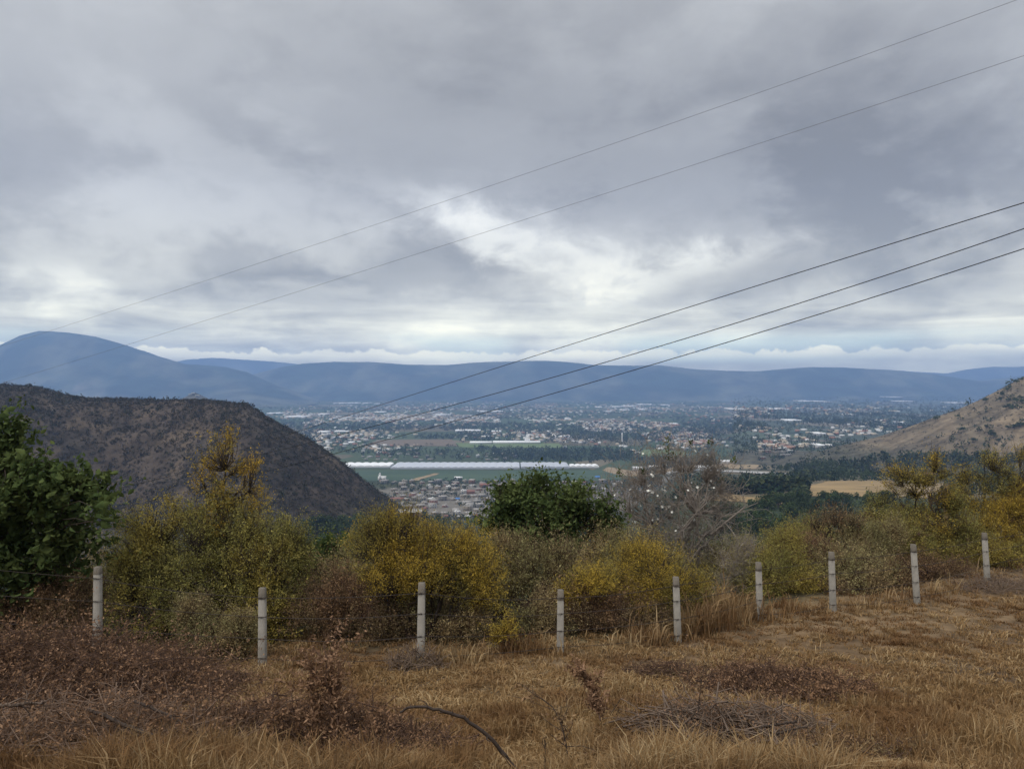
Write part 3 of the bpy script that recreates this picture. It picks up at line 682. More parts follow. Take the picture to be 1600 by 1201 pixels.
# white sheds, far greenhouses: px0, px1, front py, depth m
WS = [(734, 768, 694, 40), (770, 844, 693.5, 45), (711, 750, 675, 70), (680, 703, 649.5, 90), (746, 760, 644, 120), (766, 786, 644, 120), (752, 764, 684.5, 50), (868, 890, 685, 60), (768, 774, 676, 50), (775, 783, 676, 50), (820, 828, 690, 30),
      (520, 538, 631, 200), (541, 549, 630.5, 180), (550, 559, 630.5, 180), (566, 575, 630.5, 140), (584, 590, 631.5, 140), (641, 663, 625, 220), (584, 600, 645, 110), (496, 508, 648.5, 130), (495, 511, 677, 60), (522, 544, 676, 50), (515, 521, 686, 40), (544, 551, 694, 40),
      (444, 474, 652.5, 120), (416, 436, 647, 120), (957, 972, 636.5, 160), (974, 990, 635.5, 160), (971, 984, 641.5, 110), (998, 1012, 633, 180), (1014, 1024, 633, 180), (1034, 1047, 633.5, 150), (932, 941, 637, 120), (1000, 1009, 641, 100), (945, 956, 644, 90),
      (1141, 1167, 640.5, 130), (1206, 1233, 640.5, 130), (1230, 1253, 659, 80), (1254, 1271, 627.5, 230), (1275, 1287, 628, 230), (1288, 1300, 628.5, 220), (1277, 1291, 680.5, 60), (1278, 1289, 699.5, 35), (1392, 1411, 621, 260), (1408, 1430, 628, 200), (1490, 1515, 630.5, 190), (1407, 1413, 662, 60),
      (832, 872, 623.5, 240), (1067, 1076, 703, 30), (1092, 1110, 735.5, 24), (1128, 1145, 725, 18), (152, 162, 625.5, 260), (168, 182, 625.5, 260), (1322, 1330, 649.5, 60), (1329, 1337, 649.5, 60), (1048, 1060, 664, 60), (883, 892, 656, 60), (990, 1010, 735, 20), (1015, 1035, 733, 18)]
WS = sorted(WS, key=lambda t: t[0])
for i, (a0, a1, py, dm) in enumerate(WS):
    near = 'far' if py < 660 else 'middle'
    p0 = at((a0+a1)/2, py, 900)
    if a0 < 200: p0 = None
    kind = 'wide' if a1-a0 > 20 else 'short'
    lb = f"{kind} white roofed shed on the {near} plain, {ordw(i+1)} from the left among the white sheds"
    o = shed((a0+a1)/2, py, a1-a0, dm, 6, M_roofw, M_roofw, lb, 'shed', 'shed', 'long white sheds scattered over the plain', lo=900)
# slim white tower
p = at(972, 690, 900); tw = empty('tower', p, 'slim white tower standing above the dark wood in the valley', 'tower'); a = G(); a.tubes([(0, 0, -1), (0, 0, 24)], [(0, 0, 24), (0, 0, 29)], [2.1, 2.6], [1.9, 2.6], 12); a.build('shaft', M_wall['white'], tw)
a = G(); a.tubes([(0, 0, 29)], [(0, 0, 32)], 2.6, .2, 12); a.build('cap', M_roofw, tw)
# houses on cone hill
for i, (dx_, s_) in enumerate(((-12, .8), (-3, 1.0), (22, .9))):
    put_house(CONE.x+dx_, CONE.y-12-abs(dx_)*.8, 0, 'flat1', 'white', i, ['white house just left of the summit of the small cone hill', 'white house on the very summit of the small cone hill', 'white house right of the summit of the small cone hill'][i], 'houses on the cone hill', s_*1.2, CONE.z-4-abs(dx_)*.45)
# all the further houses: one object, five colours
cl = [(480, 655, 50, 10, 240), (470, 645, 36, 6, 130), (560, 652, 90, 10, 420), (660, 652, 90, 11, 480), (740, 655, 70, 8, 260), (560, 680, 60, 14, 210), (500, 690, 25, 16, 90), (600, 700, 50, 6, 50), (880, 660, 90, 10, 480), (960, 668, 70, 9, 300),
      (850, 680, 110, 9, 300), (940, 684, 70, 8, 170), (1030, 664, 60, 6, 240), (1050, 680, 60, 8, 260), (1090, 692, 40, 7, 130), (900, 638, 160, 10, 330), (1020, 636, 120, 6, 240), (1180, 640, 100, 8, 190), (1290, 644, 120, 9, 80), (1380, 640, 110, 9, 60),
      (1340, 674, 40, 7, 60), (1260, 682, 60, 8, 50), (1200, 670, 70, 9, 60), (1290, 700, 80, 10, 55), (1400, 660, 70, 8, 30), (1100, 650, 120, 14, 120), (700, 636, 150, 8, 260), (560, 638, 120, 6, 170), (1350, 720, 90, 12, 50), (1450, 740, 90, 8, 26), (1010, 700, 60, 8, 60), (1060, 732, 50, 4, 22), (1215, 700, 26, 12, 110), (1200, 712, 20, 6, 50)]
gh = G(); rg = np.random.default_rng(210)
cols5 = ['white', 'cream', 'grey', 'tan', 'terracotta']
for (cx_, cy_, rx_, ry_, n_) in cl:
    for _ in range(int(n_*.85)):
        q = rg.normal(size=2)*.5; px, py = cx_+rx_*q[0], cy_+ry_*q[1]
        if py < 622: continue
        y = 200*F/(py-600) if px < 1080 else None
        if y is None:
            p = at(px, py, 900)
            if p is None: continue
            x, y, z = p
        else: x, z = (px-CX)/F*y, -200
        if not avoid(np.array([x]), np.array([y]))[0]: continue
        if y < 1700 and RIGHT.h(x/y, y) > Hg(x, y)-1: continue
        if vn2(x/140, y/420, 9)+.35*vn2(x/40, y/90, 3) < .52: continue
        red = 1020 < cx_ < 1230
        ci = rg.choice(5, p=[.27, .26, .25, .14, .08] if not red else [.12, .16, .2, .26, .26])
        s = rg.uniform(3.2, 6.5)*(1+.00010*y); hh_ = rg.uniform(1.5, 3.2)*(1+.00008*y)
        gh.box((x, y, z+hh_-.3), (s, s*rg.uniform(.6, 1.1), hh_+.3), rg.uniform(-.6, .6), mi=int(ci))
o = gh.build('distant_houses', [M_wall[c] for c in cols5])
tag(o, 'pale blocks of distant town houses scattered thickly over the valley plain', 'houses', kind='stuff')
# ------------------------------------------------------------------ the thicket, near and leafy
def ell(cx_, cy_, rx_, ry_, dep, k=.8):
    c = unp(cx_, cy_, dep); return (np.array(c), np.array([rx_/F*dep, rx_/F*dep*k, ry_/F*dep]))
def sample(ells, n, rg, gap=.0, gs=.5, bias=.5, zmin=None):
    vol = np.array([r[0]*r[2] for c, r in ells]); pk = rg.choice(len(ells), n*3, p=vol/vol.sum())
    d = rg.normal(size=(n*3, 3)); d /= np.linalg.norm(d, axis=1)[:, None]; rad = rg.uniform(0, 1, n*3)**bias
    C0 = np.array([c for c, r in ells]); R0 = np.array([r for c, r in ells])
    p = C0[pk]+d*rad[:, None]*R0[pk]*(1+.38*(vn3(d*2+pk[:, None]*3.1+20, .6, 3)-.5)*2)[:, None]*np.where(rg.uniform(0, 1, n*3) > .93, rg.uniform(1.05, 1.35, n*3), 1)[:, None]
    if gap > 0: p = p[vn3(p+50, gs, 8) > gap]
    g_ = Hg(p[:, 0], p[:, 1])+.05; p = p[p[:, 2] > g_]
    return p[:n]
def bowed(g, A, B, r0, r1, rg, bend=.12, k=4, nseg=3, tint=.5, sag=.0):
    A = np.asarray(A, float); B = np.asarray(B, float); n = len(A); L = np.linalg.norm(B-A, axis=1)[:, None]
    off = rg.normal(size=(n, 3))*L*bend; off[:, 2] += L[:, 0]*sag
    prev = A; r0 = np.broadcast_to(r0, n); r1 = np.broadcast_to(r1, n)
    for i in range(1, nseg+1):
        t = i/nseg; cur = A+(B-A)*t+off*math.sin(math.pi*t)
        g.tubes(prev, cur, r0+(r1-r0)*(i-1)/nseg, r0+(r1-r0)*t, k, tint); prev = cur
def nearest(a, c):
    d = ((a[:, None, :]-c[None, :, :])**2).sum(-1); return d.argmin(1)
def skeleton(g, base, tips, rg, n1=9, n2=60, r=.05, f1=.5, f2=.82, twig=.004, jit=.10, bend=.10, roots=1, rootspread=.3):
    base = np.array(base, float); n1 = min(n1, len(tips)); n2 = min(n2, len(tips))
    rts = base+np.c_[rg.normal(size=(roots, 2))*rootspread, np.zeros(roots)-.1]
    rts[0] = base-np.array([0, 0, .1])
    s1 = tips[rg.choice(len(tips), n1, False)]; s2 = tips[rg.choice(len(tips), n2, False)]
    size = np.linalg.norm(tips.max(0)-tips.min(0))
    q1 = base+(s1-base)*f1+rg.normal(size=s1.shape)*size*jit*.4
    q2 = q1[nearest(s2, base+(s1-base)*1.0)]; q2 = q2+(s2-q2)*.62
    bowed(g, rts[nearest(q1*np.array([1, 1, 0]), rts*np.array([1, 1, 0]))], q1, r, r*.5, rg, bend, 6, 4)
    i = nearest(q2, q1); bowed(g, q1[i], q2, r*.42, r*.18, rg, bend, 4, 3)
    i = nearest(tips, q2); bowed(g, q2[i], tips, min(r*.16, .011), twig, rg, bend*1.2, 3, 3)
    return q1, q2, q2[i]
def bush(label, ells, base, leaf, bark, seed, ntip=900, nleaf=22, L=.05, W=.03, spread=.12, r=.04, gap=.35, gs=.5, bias=.55, roots=3, cat='bush', name='bush', group=None, fold=False, n1=10, n2=70, up=.6, f1=.5, bend=.1, twig=.004):
    rg = np.random.default_rng(seed); bx, dep = base; x = (bx-CX)/F*dep; z = float(Hg(x, dep)); b0 = np.array([x, dep, z])
    ells = [(c_, r_*.93) for c_, r_ in ells]
    tips = sample(ells, ntip, rg, gap, gs, bias)
    o = empty(name, b0, label, cat, group)
    gs_ = G(); q1, q2, par = skeleton(gs_, b0, tips, rg, n1, n2, r, f1=f1, roots=roots, bend=bend, twig=twig)
    dd_ = tips-par; dd_ /= np.linalg.norm(dd_, axis=1)[:, None]+1e-9; bowed(gs_, tips, tips+(dd_*.6+np.array([0, 0, .4])+rg.normal(size=dd_.shape)*.25)*spread*2.2, .0045, .002, rg, .1, 3, 2)
    gs_.v = [v-b0 for v in gs_.v]; gs_.build('stems' if cat == 'bush' else 'trunk', bark, o)
    if nleaf:
        if not fold: nleaf = int(nleaf*2.1); L, W = L*.66, W*.58
        gl = G(); n = len(tips)*nleaf; k = np.repeat(np.arange(len(tips)), nleaf)
        d = (tips-par); d /= np.linalg.norm(d, axis=1)[:, None]+1e-9; d = d*.7+rg.normal(size=d.shape)*.45+np.array([0, 0, .35]); d /= np.linalg.norm(d, axis=1)[:, None]+1e-9; SP = spread*rg.lognormal(0, .35, len(tips))
        t = rg.uniform(-1.8, 2.4, n)
        c = tips[k]+d[k]*(t*SP[k])[:, None]+rg.normal(size=(n, 3))*(SP[k]*.42*np.clip(1.15-t*.22, .4, 1.4))[:, None]
        tint = np.clip(np.repeat(rg.uniform(.15, .85, len(tips)), nleaf)*.75+rg.uniform(0, .25, n), 0, 1)
        ok = c[:, 2] > Hg(c[:, 0], c[:, 1])+.02
        c, tint = c[ok], tint[ok]; m_ = len(c)
        lv = rg.lognormal(0, .38, m_); gl.leaves(c-b0, L*lv, W*lv*rg.uniform(.8, 1.2, m_), rg, tint, up=up, fold=fold)
        gl.build('foliage', leaf, o)
    return o
LM = dict(
 green=leafm('leaf_glossy_green', [(0.034, 0.052, 0.020), (0.062, 0.090, 0.032), (0.110, 0.145, 0.050)], .25, (0.115, 0.140, 0.048), 1.6),
 yellow=leafm('leaf_mustard', [(0.246, 0.189, 0.046), (0.432, 0.310, 0.059), (0.630, 0.425, 0.072)], .35, (0.220, 0.206, 0.072), .8),
 olive=leafm('leaf_olive', [(0.144, 0.148, 0.053), (0.247, 0.232, 0.075), (0.382, 0.310, 0.095)], .3, (0.393, 0.299, 0.071), .7),
 olived=leafm('leaf_grey_olive', [(0.164, 0.146, 0.078), (0.278, 0.246, 0.115), (0.360, 0.327, 0.144)], .3, (0.392, 0.278, 0.146), .9),
 brown=leafm('leaf_dry_brown', [(0.147, 0.089, 0.055), (0.259, 0.162, 0.089), (0.369, 0.235, 0.128)], .25, (0.209, 0.166, 0.089), 1.1),
 rust=leafm('leaf_dead_rust', [(.115, .067, .042), (.220, .130, .078), (.350, .220, .137)], .25, (.29, .17, .095), 1.5),
 orange=leafm('leaf_orange_yellow', [(0.276, 0.194, 0.051), (0.441, 0.293, 0.056), (0.587, 0.396, 0.077)], .35, (0.276, 0.230, 0.063), 1.2))
M_twig = plain('twig_grey', (.24, .205, .175), .4, 5)
M_twigr = plain('twig_red_brown', (.085, .050, .034), .4, 5)
M_straw = leafm('dry_grass_straw', [(.108, .062, .028), (.200, .120, .053), (.300, .190, .088), (.430, .315, .175)], .25, (.150, .078, .036), .55)
# left broad leaved tree
bush('dark green broad leaved tree cut by the left edge, above the first fence post', [ell(10, 690, 36, 42, 14.3), ell(-70, 720, 90, 90, 14.5), ell(60, 760, 70, 50, 14.1), ell(130, 775, 46, 46, 14.3), ell(-10, 810, 110, 90, 14.5), ell(100, 850, 62, 60, 14.5), ell(30, 900, 70, 45, 14.1), ell(-120, 860, 120, 120, 14.7), ell(160, 800, 18, 40, 12.5)],
     (-30, 14.6), LM['green'], M_barkd, 301, 700, 32, .105, .062, .17, .075, gap=.34, gs=.5, cat='tree', name='tree', fold=True, bias=.45, roots=2, up=1.4)
bush('dry reddish brown shrub under the dark green tree, left of the first fence post', [ell(85, 950, 70, 60, 14.3), ell(10, 980, 80, 50, 14.0)], (60, 14.4), LM['brown'], M_twigr, 302, 900, 26, .04, .022, .10, .03, gap=.32)
bush('large yellow olive bush between the first and second fence posts', [ell(235, 850, 70, 62, 15.2), ell(330, 850, 90, 72, 15.8), ell(415, 870, 72, 66, 15.6), ell(260, 930, 95, 80, 15), ell(400, 950, 80, 75, 15.2), ell(455, 860, 34, 44, 15.6), ell(200, 880, 40, 60, 14.8)],
     (330, 15.4), LM['olive'], M_barkd, 303, 3400, 26, .042, .024, .13, .06, gap=.36, gs=.38, n1=16, n2=140, bias=.45)
bush('tall thin orange yellow tree rising above the olive bush', [ell(352, 698, 34, 26, 16.2), ell(335, 730, 36, 24, 16.2), ell(385, 735, 26, 26, 16.2), ell(325, 775, 38, 30, 16), ell(375, 785, 48, 34, 16), ell(395, 765, 24, 20, 16.4), ell(350, 820, 62, 30, 16), ell(268, 790, 10, 16, 16)],
     (360, 16.2), LM['orange'], M_barkd, 304, 380, 17, .045, .026, .10, .06, gap=.40, gs=.28, cat='tree', name='tree', n1=12, n2=60, f1=.55, roots=2)
bush('low grey olive bush in front of the second fence post, on the left', [ell(335, 1000, 66, 45, 13.6), ell(300, 960, 34, 34, 13.8), ell(375, 985, 30, 38, 13.6)], (330, 13.7), LM['olived'], M_twigr, 305, 700, 28, .036, .02, .09, .03, gap=.30)
bush('dark brown twiggy bush between the second and third fence posts', [ell(550, 950, 90, 72, 15.4), ell(490, 980, 50, 50, 15), ell(610, 985, 50, 45, 15)], (550, 15.6), LM['brown'], M_twigr, 306, 1300, 17, .036, .02, .11, .035, gap=.34, n2=110)
bush('grey green bush top behind the dark brown twiggy bush', [ell(545, 895, 55, 40, 16.8), ell(590, 905, 40, 40, 16.6)], (560, 16.8), LM['olived'], M_twigr, 307, 700, 22, .04, .022, .10, .03, gap=.3)
bush('small bright green bush between the olive bush and the mustard bush', [ell(518, 866, 34, 22, 19), ell(480, 880, 26, 22, 18.6), ell(540, 880, 26, 20, 19)], (515, 19), LM['green'], M_barkd, 308, 300, 26, .07, .045, .12, .03, gap=.2, fold=True)
bush('mustard yellow feathery bush around the third fence post', [ell(600, 820, 38, 22, 15.2), ell(590, 850, 55, 26, 15.2), ell(665, 850, 58, 32, 15.2), ell(725, 850, 42, 28, 15.6), ell(640, 890, 85, 34, 15), ell(735, 890, 44, 40, 15.2), ell(750, 925, 40, 26, 15), ell(640, 812, 18, 12, 15)],
     (640, 15.2), LM['yellow'], M_barkd, 309, 2300, 26, .036, .018, .12, .055, gap=.38, gs=.34, n1=14, n2=110, roots=2, bias=.5)
bush('olive lower growth of small leaves behind the third fence post', [ell(660, 950, 80, 60, 15.6), ell(730, 975, 60, 46, 15.2), ell(610, 940, 40, 50, 15.8)], (680, 15.6), LM['olived'], M_twigr, 310, 1200, 22, .038, .022, .11, .03, gap=.33, n2=100)
bush('small yellow sprig low between the third and fourth fence posts', [ell(795, 975, 14, 22, 14.2), ell(778, 990, 14, 14, 14.2)], (790, 14.2), LM['yellow'], M_twigr, 311, 70, 22, .045, .022, .07, .015, gap=0)
bush('brown grey bush left of the fourth fence post', [ell(830, 900, 62, 56, 16.8), ell(790, 860, 36, 32, 17.4), ell(850, 960, 60, 50, 15.8), ell(870, 860, 36, 32, 17)], (830, 17), LM['olived'], M_twigr, 312, 1500, 17, .04, .02, .12, .035, gap=.36, n2=130)
bush('leafy dark green tree in the middle of the thicket', [ell(835, 800, 62, 38, 21), ell(795, 790, 36, 28, 21), ell(880, 785, 46, 32, 21.4), ell(905, 830, 55, 52, 21.4), ell(830, 840, 70, 40, 21), ell(930, 880, 46, 40, 21), ell(765, 815, 36, 26, 21), ell(940, 820, 30, 40, 21.4), ell(845, 762, 26, 16, 21.2)],
     (860, 21.4), LM['green'], M_barkd, 313, 1050, 26, .095, .052, .17, .10, gap=.42, gs=.55, cat='tree', name='tree', fold=True, roots=2, up=1.3, bias=.5)
bush('rounded yellow green bush behind the fifth fence post', [ell(1010, 890, 80, 36, 17), ell(1045, 920, 70, 40, 16.8), ell(950, 915, 50, 28, 16.6), ell(1085, 930, 34, 34, 17), ell(1000, 865, 44, 16, 17.2), ell(990, 930, 60, 36, 16.6)],
     (1020, 17), LM['yellow'], M_barkd, 314, 2100, 26, .034, .017, .12, .045, gap=.33, gs=.4, n1=14, n2=110, up=.8)
bush('brown lower bush between the fourth and fifth fence posts', [ell(960, 960, 70, 42, 16), ell(1010, 975, 50, 34, 16), ell(905, 950, 34, 44, 15.8)], (960, 16.2), LM['brown'], M_twigr, 315, 1100, 16, .036, .018, .11, .03, gap=.33)
bush('dense mustard sprig between the fourth post and the rounded yellow green bush', [ell(925, 905, 46, 18, 15.8), ell(890, 925, 22, 16, 15.8)], (920, 16), LM['yellow'], M_barkd, 316, 260, 26, .042, .02, .09, .025, gap=.2)
# bare tree with white blossoms
rg = np.random.default_rng(320); BD = 22.5
b0 = np.array([(1075-CX)/F*BD, BD, float(Hg((1075-CX)/F*BD, BD))])
bt = empty('flowering_tree', b0, 'bare grey tree dotted with white blossoms right of the green leafy tree', 'tree')
E_ = [ell(1045, 712, 46, 24, BD, .6), ell(1108, 716, 20, 24, BD, .6), ell(1050, 790, 118, 85, BD, .6), ell(960, 800, 50, 60, BD, .6), ell(1130, 800, 44, 60, BD, .6), ell(1050, 722, 60, 28, BD, .6), ell(1120, 735, 30, 30, BD, .6), ell(1000, 745, 40, 30, BD, .6), ell(1060, 850, 90, 40, BD, .6)]
tips = sample(E_, 1700, rg, .33, .5, .5); g = G()
q1, q2, par = skeleton(g, b0, tips, rg, 24, 170, .050, f1=.45, twig=.004, bend=.11, roots=7, rootspread=.8)
ex = tips[rg.choice(len(tips), 2600)]; ex2 = ex+rg.normal(size=ex.shape)*np.array([.25, .25, .3])+np.array([0, 0, .15]); bowed(g, ex, ex2, .006, .0035, rg, .1, 3, 2)
# a long pale limb leaning left and one to the right
for P_ in ([(1065, 880), (1010, 815), (960, 790), (895, 775)], [(1080, 880), (1030, 830), (960, 815), (930, 820)], [(1075, 880), (1130, 820), (1165, 790), (1160, 768)], [(1110, 835), (1160, 795), (1185, 785)], [(1070, 880), (1060, 800), (1065, 730), (1045, 690)], [(1075, 870), (1100, 790), (1110, 740), (1085, 695)]):
    W_ = np.array([unp(x, y, BD-.3+.1*i) for i, (x, y) in enumerate(P_)]); n = len(W_)
    g.tubes(W_[:-1], W_[1:], np.linspace(.034, .014, n-1), np.linspace(.024, .006, n-1), 6)
tipall = np.concatenate([tips, ex2]); g.v = [v-b0 for v in g.v]; g.build('branches', M_twig, bt)
gb = G(); 
for k in range(5):
    a = k*1.2566; gb.add([(0, 0, 0), (.05*math.cos(a-.5), .05*math.sin(a-.5), .03), (.085*math.cos(a), .085*math.sin(a), .035), (.05*math.cos(a+.5), .05*math.sin(a+.5), .03)], [(0, 1, 2, 3)])
gb.add([(.02*math.cos(a), .02*math.sin(a), .0) for a in np.linspace(0, 6.28, 7)[:-1]]+[(0, 0, -.08)], None, [(i, (i+1) % 6, 6) for i in range(6)])
M_blo = plain('blossom_white', (.80, .79, .72), .05, 3, .7)
bme = gb.build('blossom', M_blo, link=False)
bp = [(1015, 764), (1024, 770), (1042, 766), (1047, 768), (1077, 745), (1080, 743), (1113, 751), (1106, 764), (1040, 790), (1044, 791), (1036, 792), (988, 800), (988, 815), (1019, 812), (928, 788), (914, 806), (919, 803), (1067, 828), (1073, 827), (1112, 830), (1110, 835), (1090, 815), (1146, 822), (1114, 804), (1107, 783), (997, 702), (1092, 705), (1100, 708), (1013, 738), (970, 752), (938, 782), (1000, 773), (1070, 760), (1090, 772), (984, 765), (1031, 812), (954, 800), (1142, 775), (1050, 822), (1090, 788), (1025, 745), (1055, 735), (960, 770), (1128, 760), (1003, 792)]+[(a+random.gauss(0, 5), b+random.gauss(0, 4)) for a, b in [(1047, 768), (1113, 760), (1038, 791), (1018, 765), (1070, 828), (988, 806), (1078, 746), (920, 804), (1108, 790)] for _ in range(5)]
for (px, py) in bp:
    q_ = unp(px, py, BD+random.uniform(-.8, .3)); o = bpy.data.objects.new('blossom', bme); COL.objects.link(o); o.parent = bt; tu = (tipall[:, 0]-q_.x)**2+(tipall[:, 2]-q_.z)**2; q_ = Vector(tipall[tu.argmin()]); o.location = q_-Vector(b0)
    o.rotation_euler = (random.uniform(.4, 1.9), random.uniform(-.6, .6), random.uniform(-1, 1)); s = random.uniform(.35, .75); o.scale = (s, s, s)
for (px, py) in [(1045, 715), (1044, 703), (1055, 712), (1078, 690), (1110, 690), (968, 738), (1043, 686), (1147, 718), (1005, 735), (1127, 745)]:
    g = G(); c = np.array(unp(px, py, BD))-b0; g.leaves(c+rg.normal(size=(24, 3))*np.array([.055, .055, .065]), .10, .05, rg, rg.uniform(0, .6, 24)); g.build('leaf_tuft', LM['green'], bt)
# right hand thicket
T_ = 'bushes of the brown thicket behind the right part of the fence'
bush('bare grey vertical brush left of the sixth fence post', [ell(1150, 900, 40, 62, 20), ell(1165, 860, 22, 34, 20.5)], (1150, 20), LM['olived'], M_twig, 330, 800, 6, .036, .018, .1, .03, gap=.25, group=T_, roots=6, rootspread=.6) if False else None
bush('bare grey vertical brush left of the sixth fence post', [ell(1150, 900, 40, 62, 20), ell(1165, 860, 22, 34, 20.5)], (1150, 20), LM['olived'], M_twig, 330, 800, 6, .036, .018, .1, .03, gap=.25, group=T_, roots=6)
bush('olive green bush behind the sixth fence post', [ell(1215, 880, 52, 42, 20.5), ell(1240, 920, 50, 44, 20), ell(1195, 915, 36, 40, 19.6), ell(1230, 845, 30, 20, 21)], (1220, 20.3), LM['olive'], M_twigr, 331, 1500, 22, .045, .024, .13, .04, gap=.34, group=T_, n2=110)
bush('dull brown bush left of the seventh fence post', [ell(1280, 900, 46, 56, 21.2), ell(1300, 940, 50, 30, 19.8), ell(1265, 860, 30, 26, 22)], (1285, 21), LM['brown'], M_twigr, 332, 1400, 17, .04, .02, .12, .04, gap=.34, group=T_, n2=110)
bush('small dead brown tree with a dark trunk above the seventh fence post', [ell(1300, 808, 40, 18, 23), ell(1330, 815, 24, 16, 23), ell(1275, 815, 20, 14, 23)], (1300, 23), LM['brown'], M_barkd, 333, 240, 12, .045, .022, .12, .05, gap=.3, cat='tree', name='tree', roots=1, n1=6, n2=40)
bush('yellow brown bush between the seventh and eighth fence posts', [ell(1350, 870, 52, 50, 22.5), ell(1375, 915, 52, 36, 21), ell(1335, 835, 34, 24, 23), ell(1385, 840, 34, 34, 22.5)], (1360, 22.5), LM['olived'], M_twigr, 334, 1700, 20, .045, .022, .13, .04, gap=.36, group=T_, n2=120)
bush('flat topped yellow tree, leftmost of the tall thin ones on the right', [ell(1410, 740, 30, 13, 24.5), ell(1435, 750, 34, 12, 24.5), ell(1400, 755, 20, 9, 24.5), ell(1425, 770, 26, 7, 24.5)], (1445, 24.5), LM['yellow'], M_barkd, 335, 430, 9, .05, .026, .13, .032, gap=.30, gs=.3, cat='tree', name='tree', roots=2, n1=7, n2=40, f1=.72)
bush('upright yellow tree with dark stems, second of the tall thin ones on the right', [ell(1462, 722, 18, 14, 24), ell(1475, 740, 16, 12, 24), ell(1450, 745, 18, 14, 24), ell(1470, 775, 22, 16, 24), ell(1465, 820, 36, 20, 24)], (1462, 24), LM['yellow'], M_barkd, 336, 430, 9, .05, .026, .13, .030, gap=.36, gs=.3, cat='tree', name='tree', roots=2, n1=7, n2=40, f1=.6)
bush('spreading yellow green tree, third of the tall thin ones on the right', [ell(1545, 720, 36, 14, 25.5), ell(1570, 738, 30, 16, 25.5), ell(1530, 745, 22, 10, 25.5), ell(1560, 760, 40, 16, 25.5), ell(1590, 775, 26, 20, 25.5), ell(1600, 710, 24, 12, 25.5)], (1553, 25.5), LM['olive'], M_barkd, 337, 560, 9, .05, .026, .14, .036, gap=.34, gs=.34, cat='tree', name='tree', roots=2, n1=8, n2=50, f1=.6)
bush('yellow bush between the thin trees and the ninth fence post', [ell(1500, 830, 42, 32, 24), ell(1490, 790, 24, 20, 24), ell(1530, 860, 46, 28, 23.5), ell(1470, 870, 44, 28, 23.5)], (1500, 24), LM['olive'], M_twigr, 338, 1300, 22, .045, .024, .13, .045, gap=.38, group=T_, n2=110)
bush('yellow bush at the right edge behind the ninth fence post', [ell(1590, 810, 40, 36, 25), ell(1620, 790, 40, 50, 25), ell(1575, 845, 36, 24, 24.5), ell(1640, 850, 60, 36, 25)], (1600, 25), LM['yellow'], M_twigr, 339, 1300, 24, .045, .024, .13, .045, gap=.36, group=T_, n2=110)
bush('brown twiggy bush between the eighth and ninth fence posts', [ell(1490, 895, 44, 22, 22), ell(1440, 890, 34, 26, 22), ell(1410, 900, 34, 30, 21)], (1470, 22), LM['brown'], M_twigr, 340, 900, 12, .04, .02, .12, .035, gap=.3, group=T_)
G3 = 'thin yellow trees standing in the thicket on the right'
bush('thin yellow sapling left of the flat topped yellow tree', [ell(1375, 785, 24, 14, 25), ell(1362, 805, 22, 12, 25), ell(1392, 808, 24, 14, 25)], (1378, 25), LM['olive'], M_barkd, 341, 330, 9, .05, .026, .13, .028, gap=.3, gs=.3, cat='tree', name='tree', roots=2, n1=6, n2=36, f1=.65, group=G3)
bush('thin yellow sapling between the second and third tall thin trees', [ell(1505, 745, 16, 14, 25.5), ell(1498, 768, 22, 14, 25.5), ell(1515, 790, 24, 16, 25.5)], (1507, 25.5), LM['yellow'], M_barkd, 342, 330, 9, .05, .026, .13, .028, gap=.3, gs=.3, cat='tree', name='tree', roots=2, n1=6, n2=36, f1=.6, group=G3)
bush('yellow olive bush filling below the flat topped yellow tree', [ell(1430, 815, 44, 26, 25), ell(1400, 835, 44, 30, 24.5), ell(1460, 850, 44, 30, 24)], (1430, 25), LM['olive'], M_twigr, 343, 1300, 20, .045, .024, .13, .04, gap=.36, group=T_, n2=110)
bush('feathery yellow bush at the right edge below the third thin tree', [ell(1570, 800, 40, 24, 25), ell(1545, 825, 40, 26, 24.6), ell(1600, 770, 26, 22, 25.5)], (1560, 25), LM['yellow'], M_twigr, 344, 1100, 20, .045, .024, .13, .04, gap=.36, group=T_, n2=110)
# fill behind, lower on the slope
for i, (cx_, cy_, rx_, ry_, dp, mk_, lb) in enumerate([(200, 900, 150, 60, 19, 'olived', 'shadowed olive bush behind the large yellow olive bush'), (700, 900, 90, 55, 19, 'olived', 'grey green bush low behind the mustard bush'), (450, 940, 110, 70, 18, 'brown', 'brown bush low behind the second fence post'), (970, 870, 90, 45, 20, 'olived', 'grey bush at the foot of the leafy green tree'), (1420, 830, 60, 40, 27, 'olive', 'olive bush seen between the thin yellow trees'), (1130, 880, 60, 40, 25, 'olived', 'grey brush at the foot of the flowering tree'), (1250, 840, 60, 30, 26, 'olive', 'olive bush on the slope behind the sixth and seventh posts'), (60, 930, 120, 90, 15.5, 'olived', 'dark bush behind the dark green tree on the left'), (1160, 900, 60, 50, 22, 'olived', 'grey olive bush between the fifth and sixth posts'), (1400, 850, 70, 50, 23.5, 'olive', 'yellow olive bush behind the eighth fence post'), (1330, 900, 70, 45, 20.6, 'olived', 'low brown olive bush right of the seventh post'), (1560, 880, 70, 30, 24, 'olive', 'low yellow olive bush behind the ninth fence post'), (880, 930, 60, 50, 17.4, 'olived', 'olive bush directly behind the fourth fence post'), (770, 890, 60, 40, 17.5, 'olive', 'yellow olive bush right of the mustard bush')]):
    bush(lb, [ell(cx_, cy_, rx_, ry_, dp), ell(cx_+rx_*.4, cy_+ry_*.4, rx_*.8, ry_*.7, dp+.6), ell(cx_-rx_*.4, cy_+ry_*.5, rx_*.7, ry_*.6, dp-.3)], (cx_, dp), LM[mk_], M_twigr, 350+i, 1200, 18, .05, .028, .14, .04, gap=.3, n2=90)
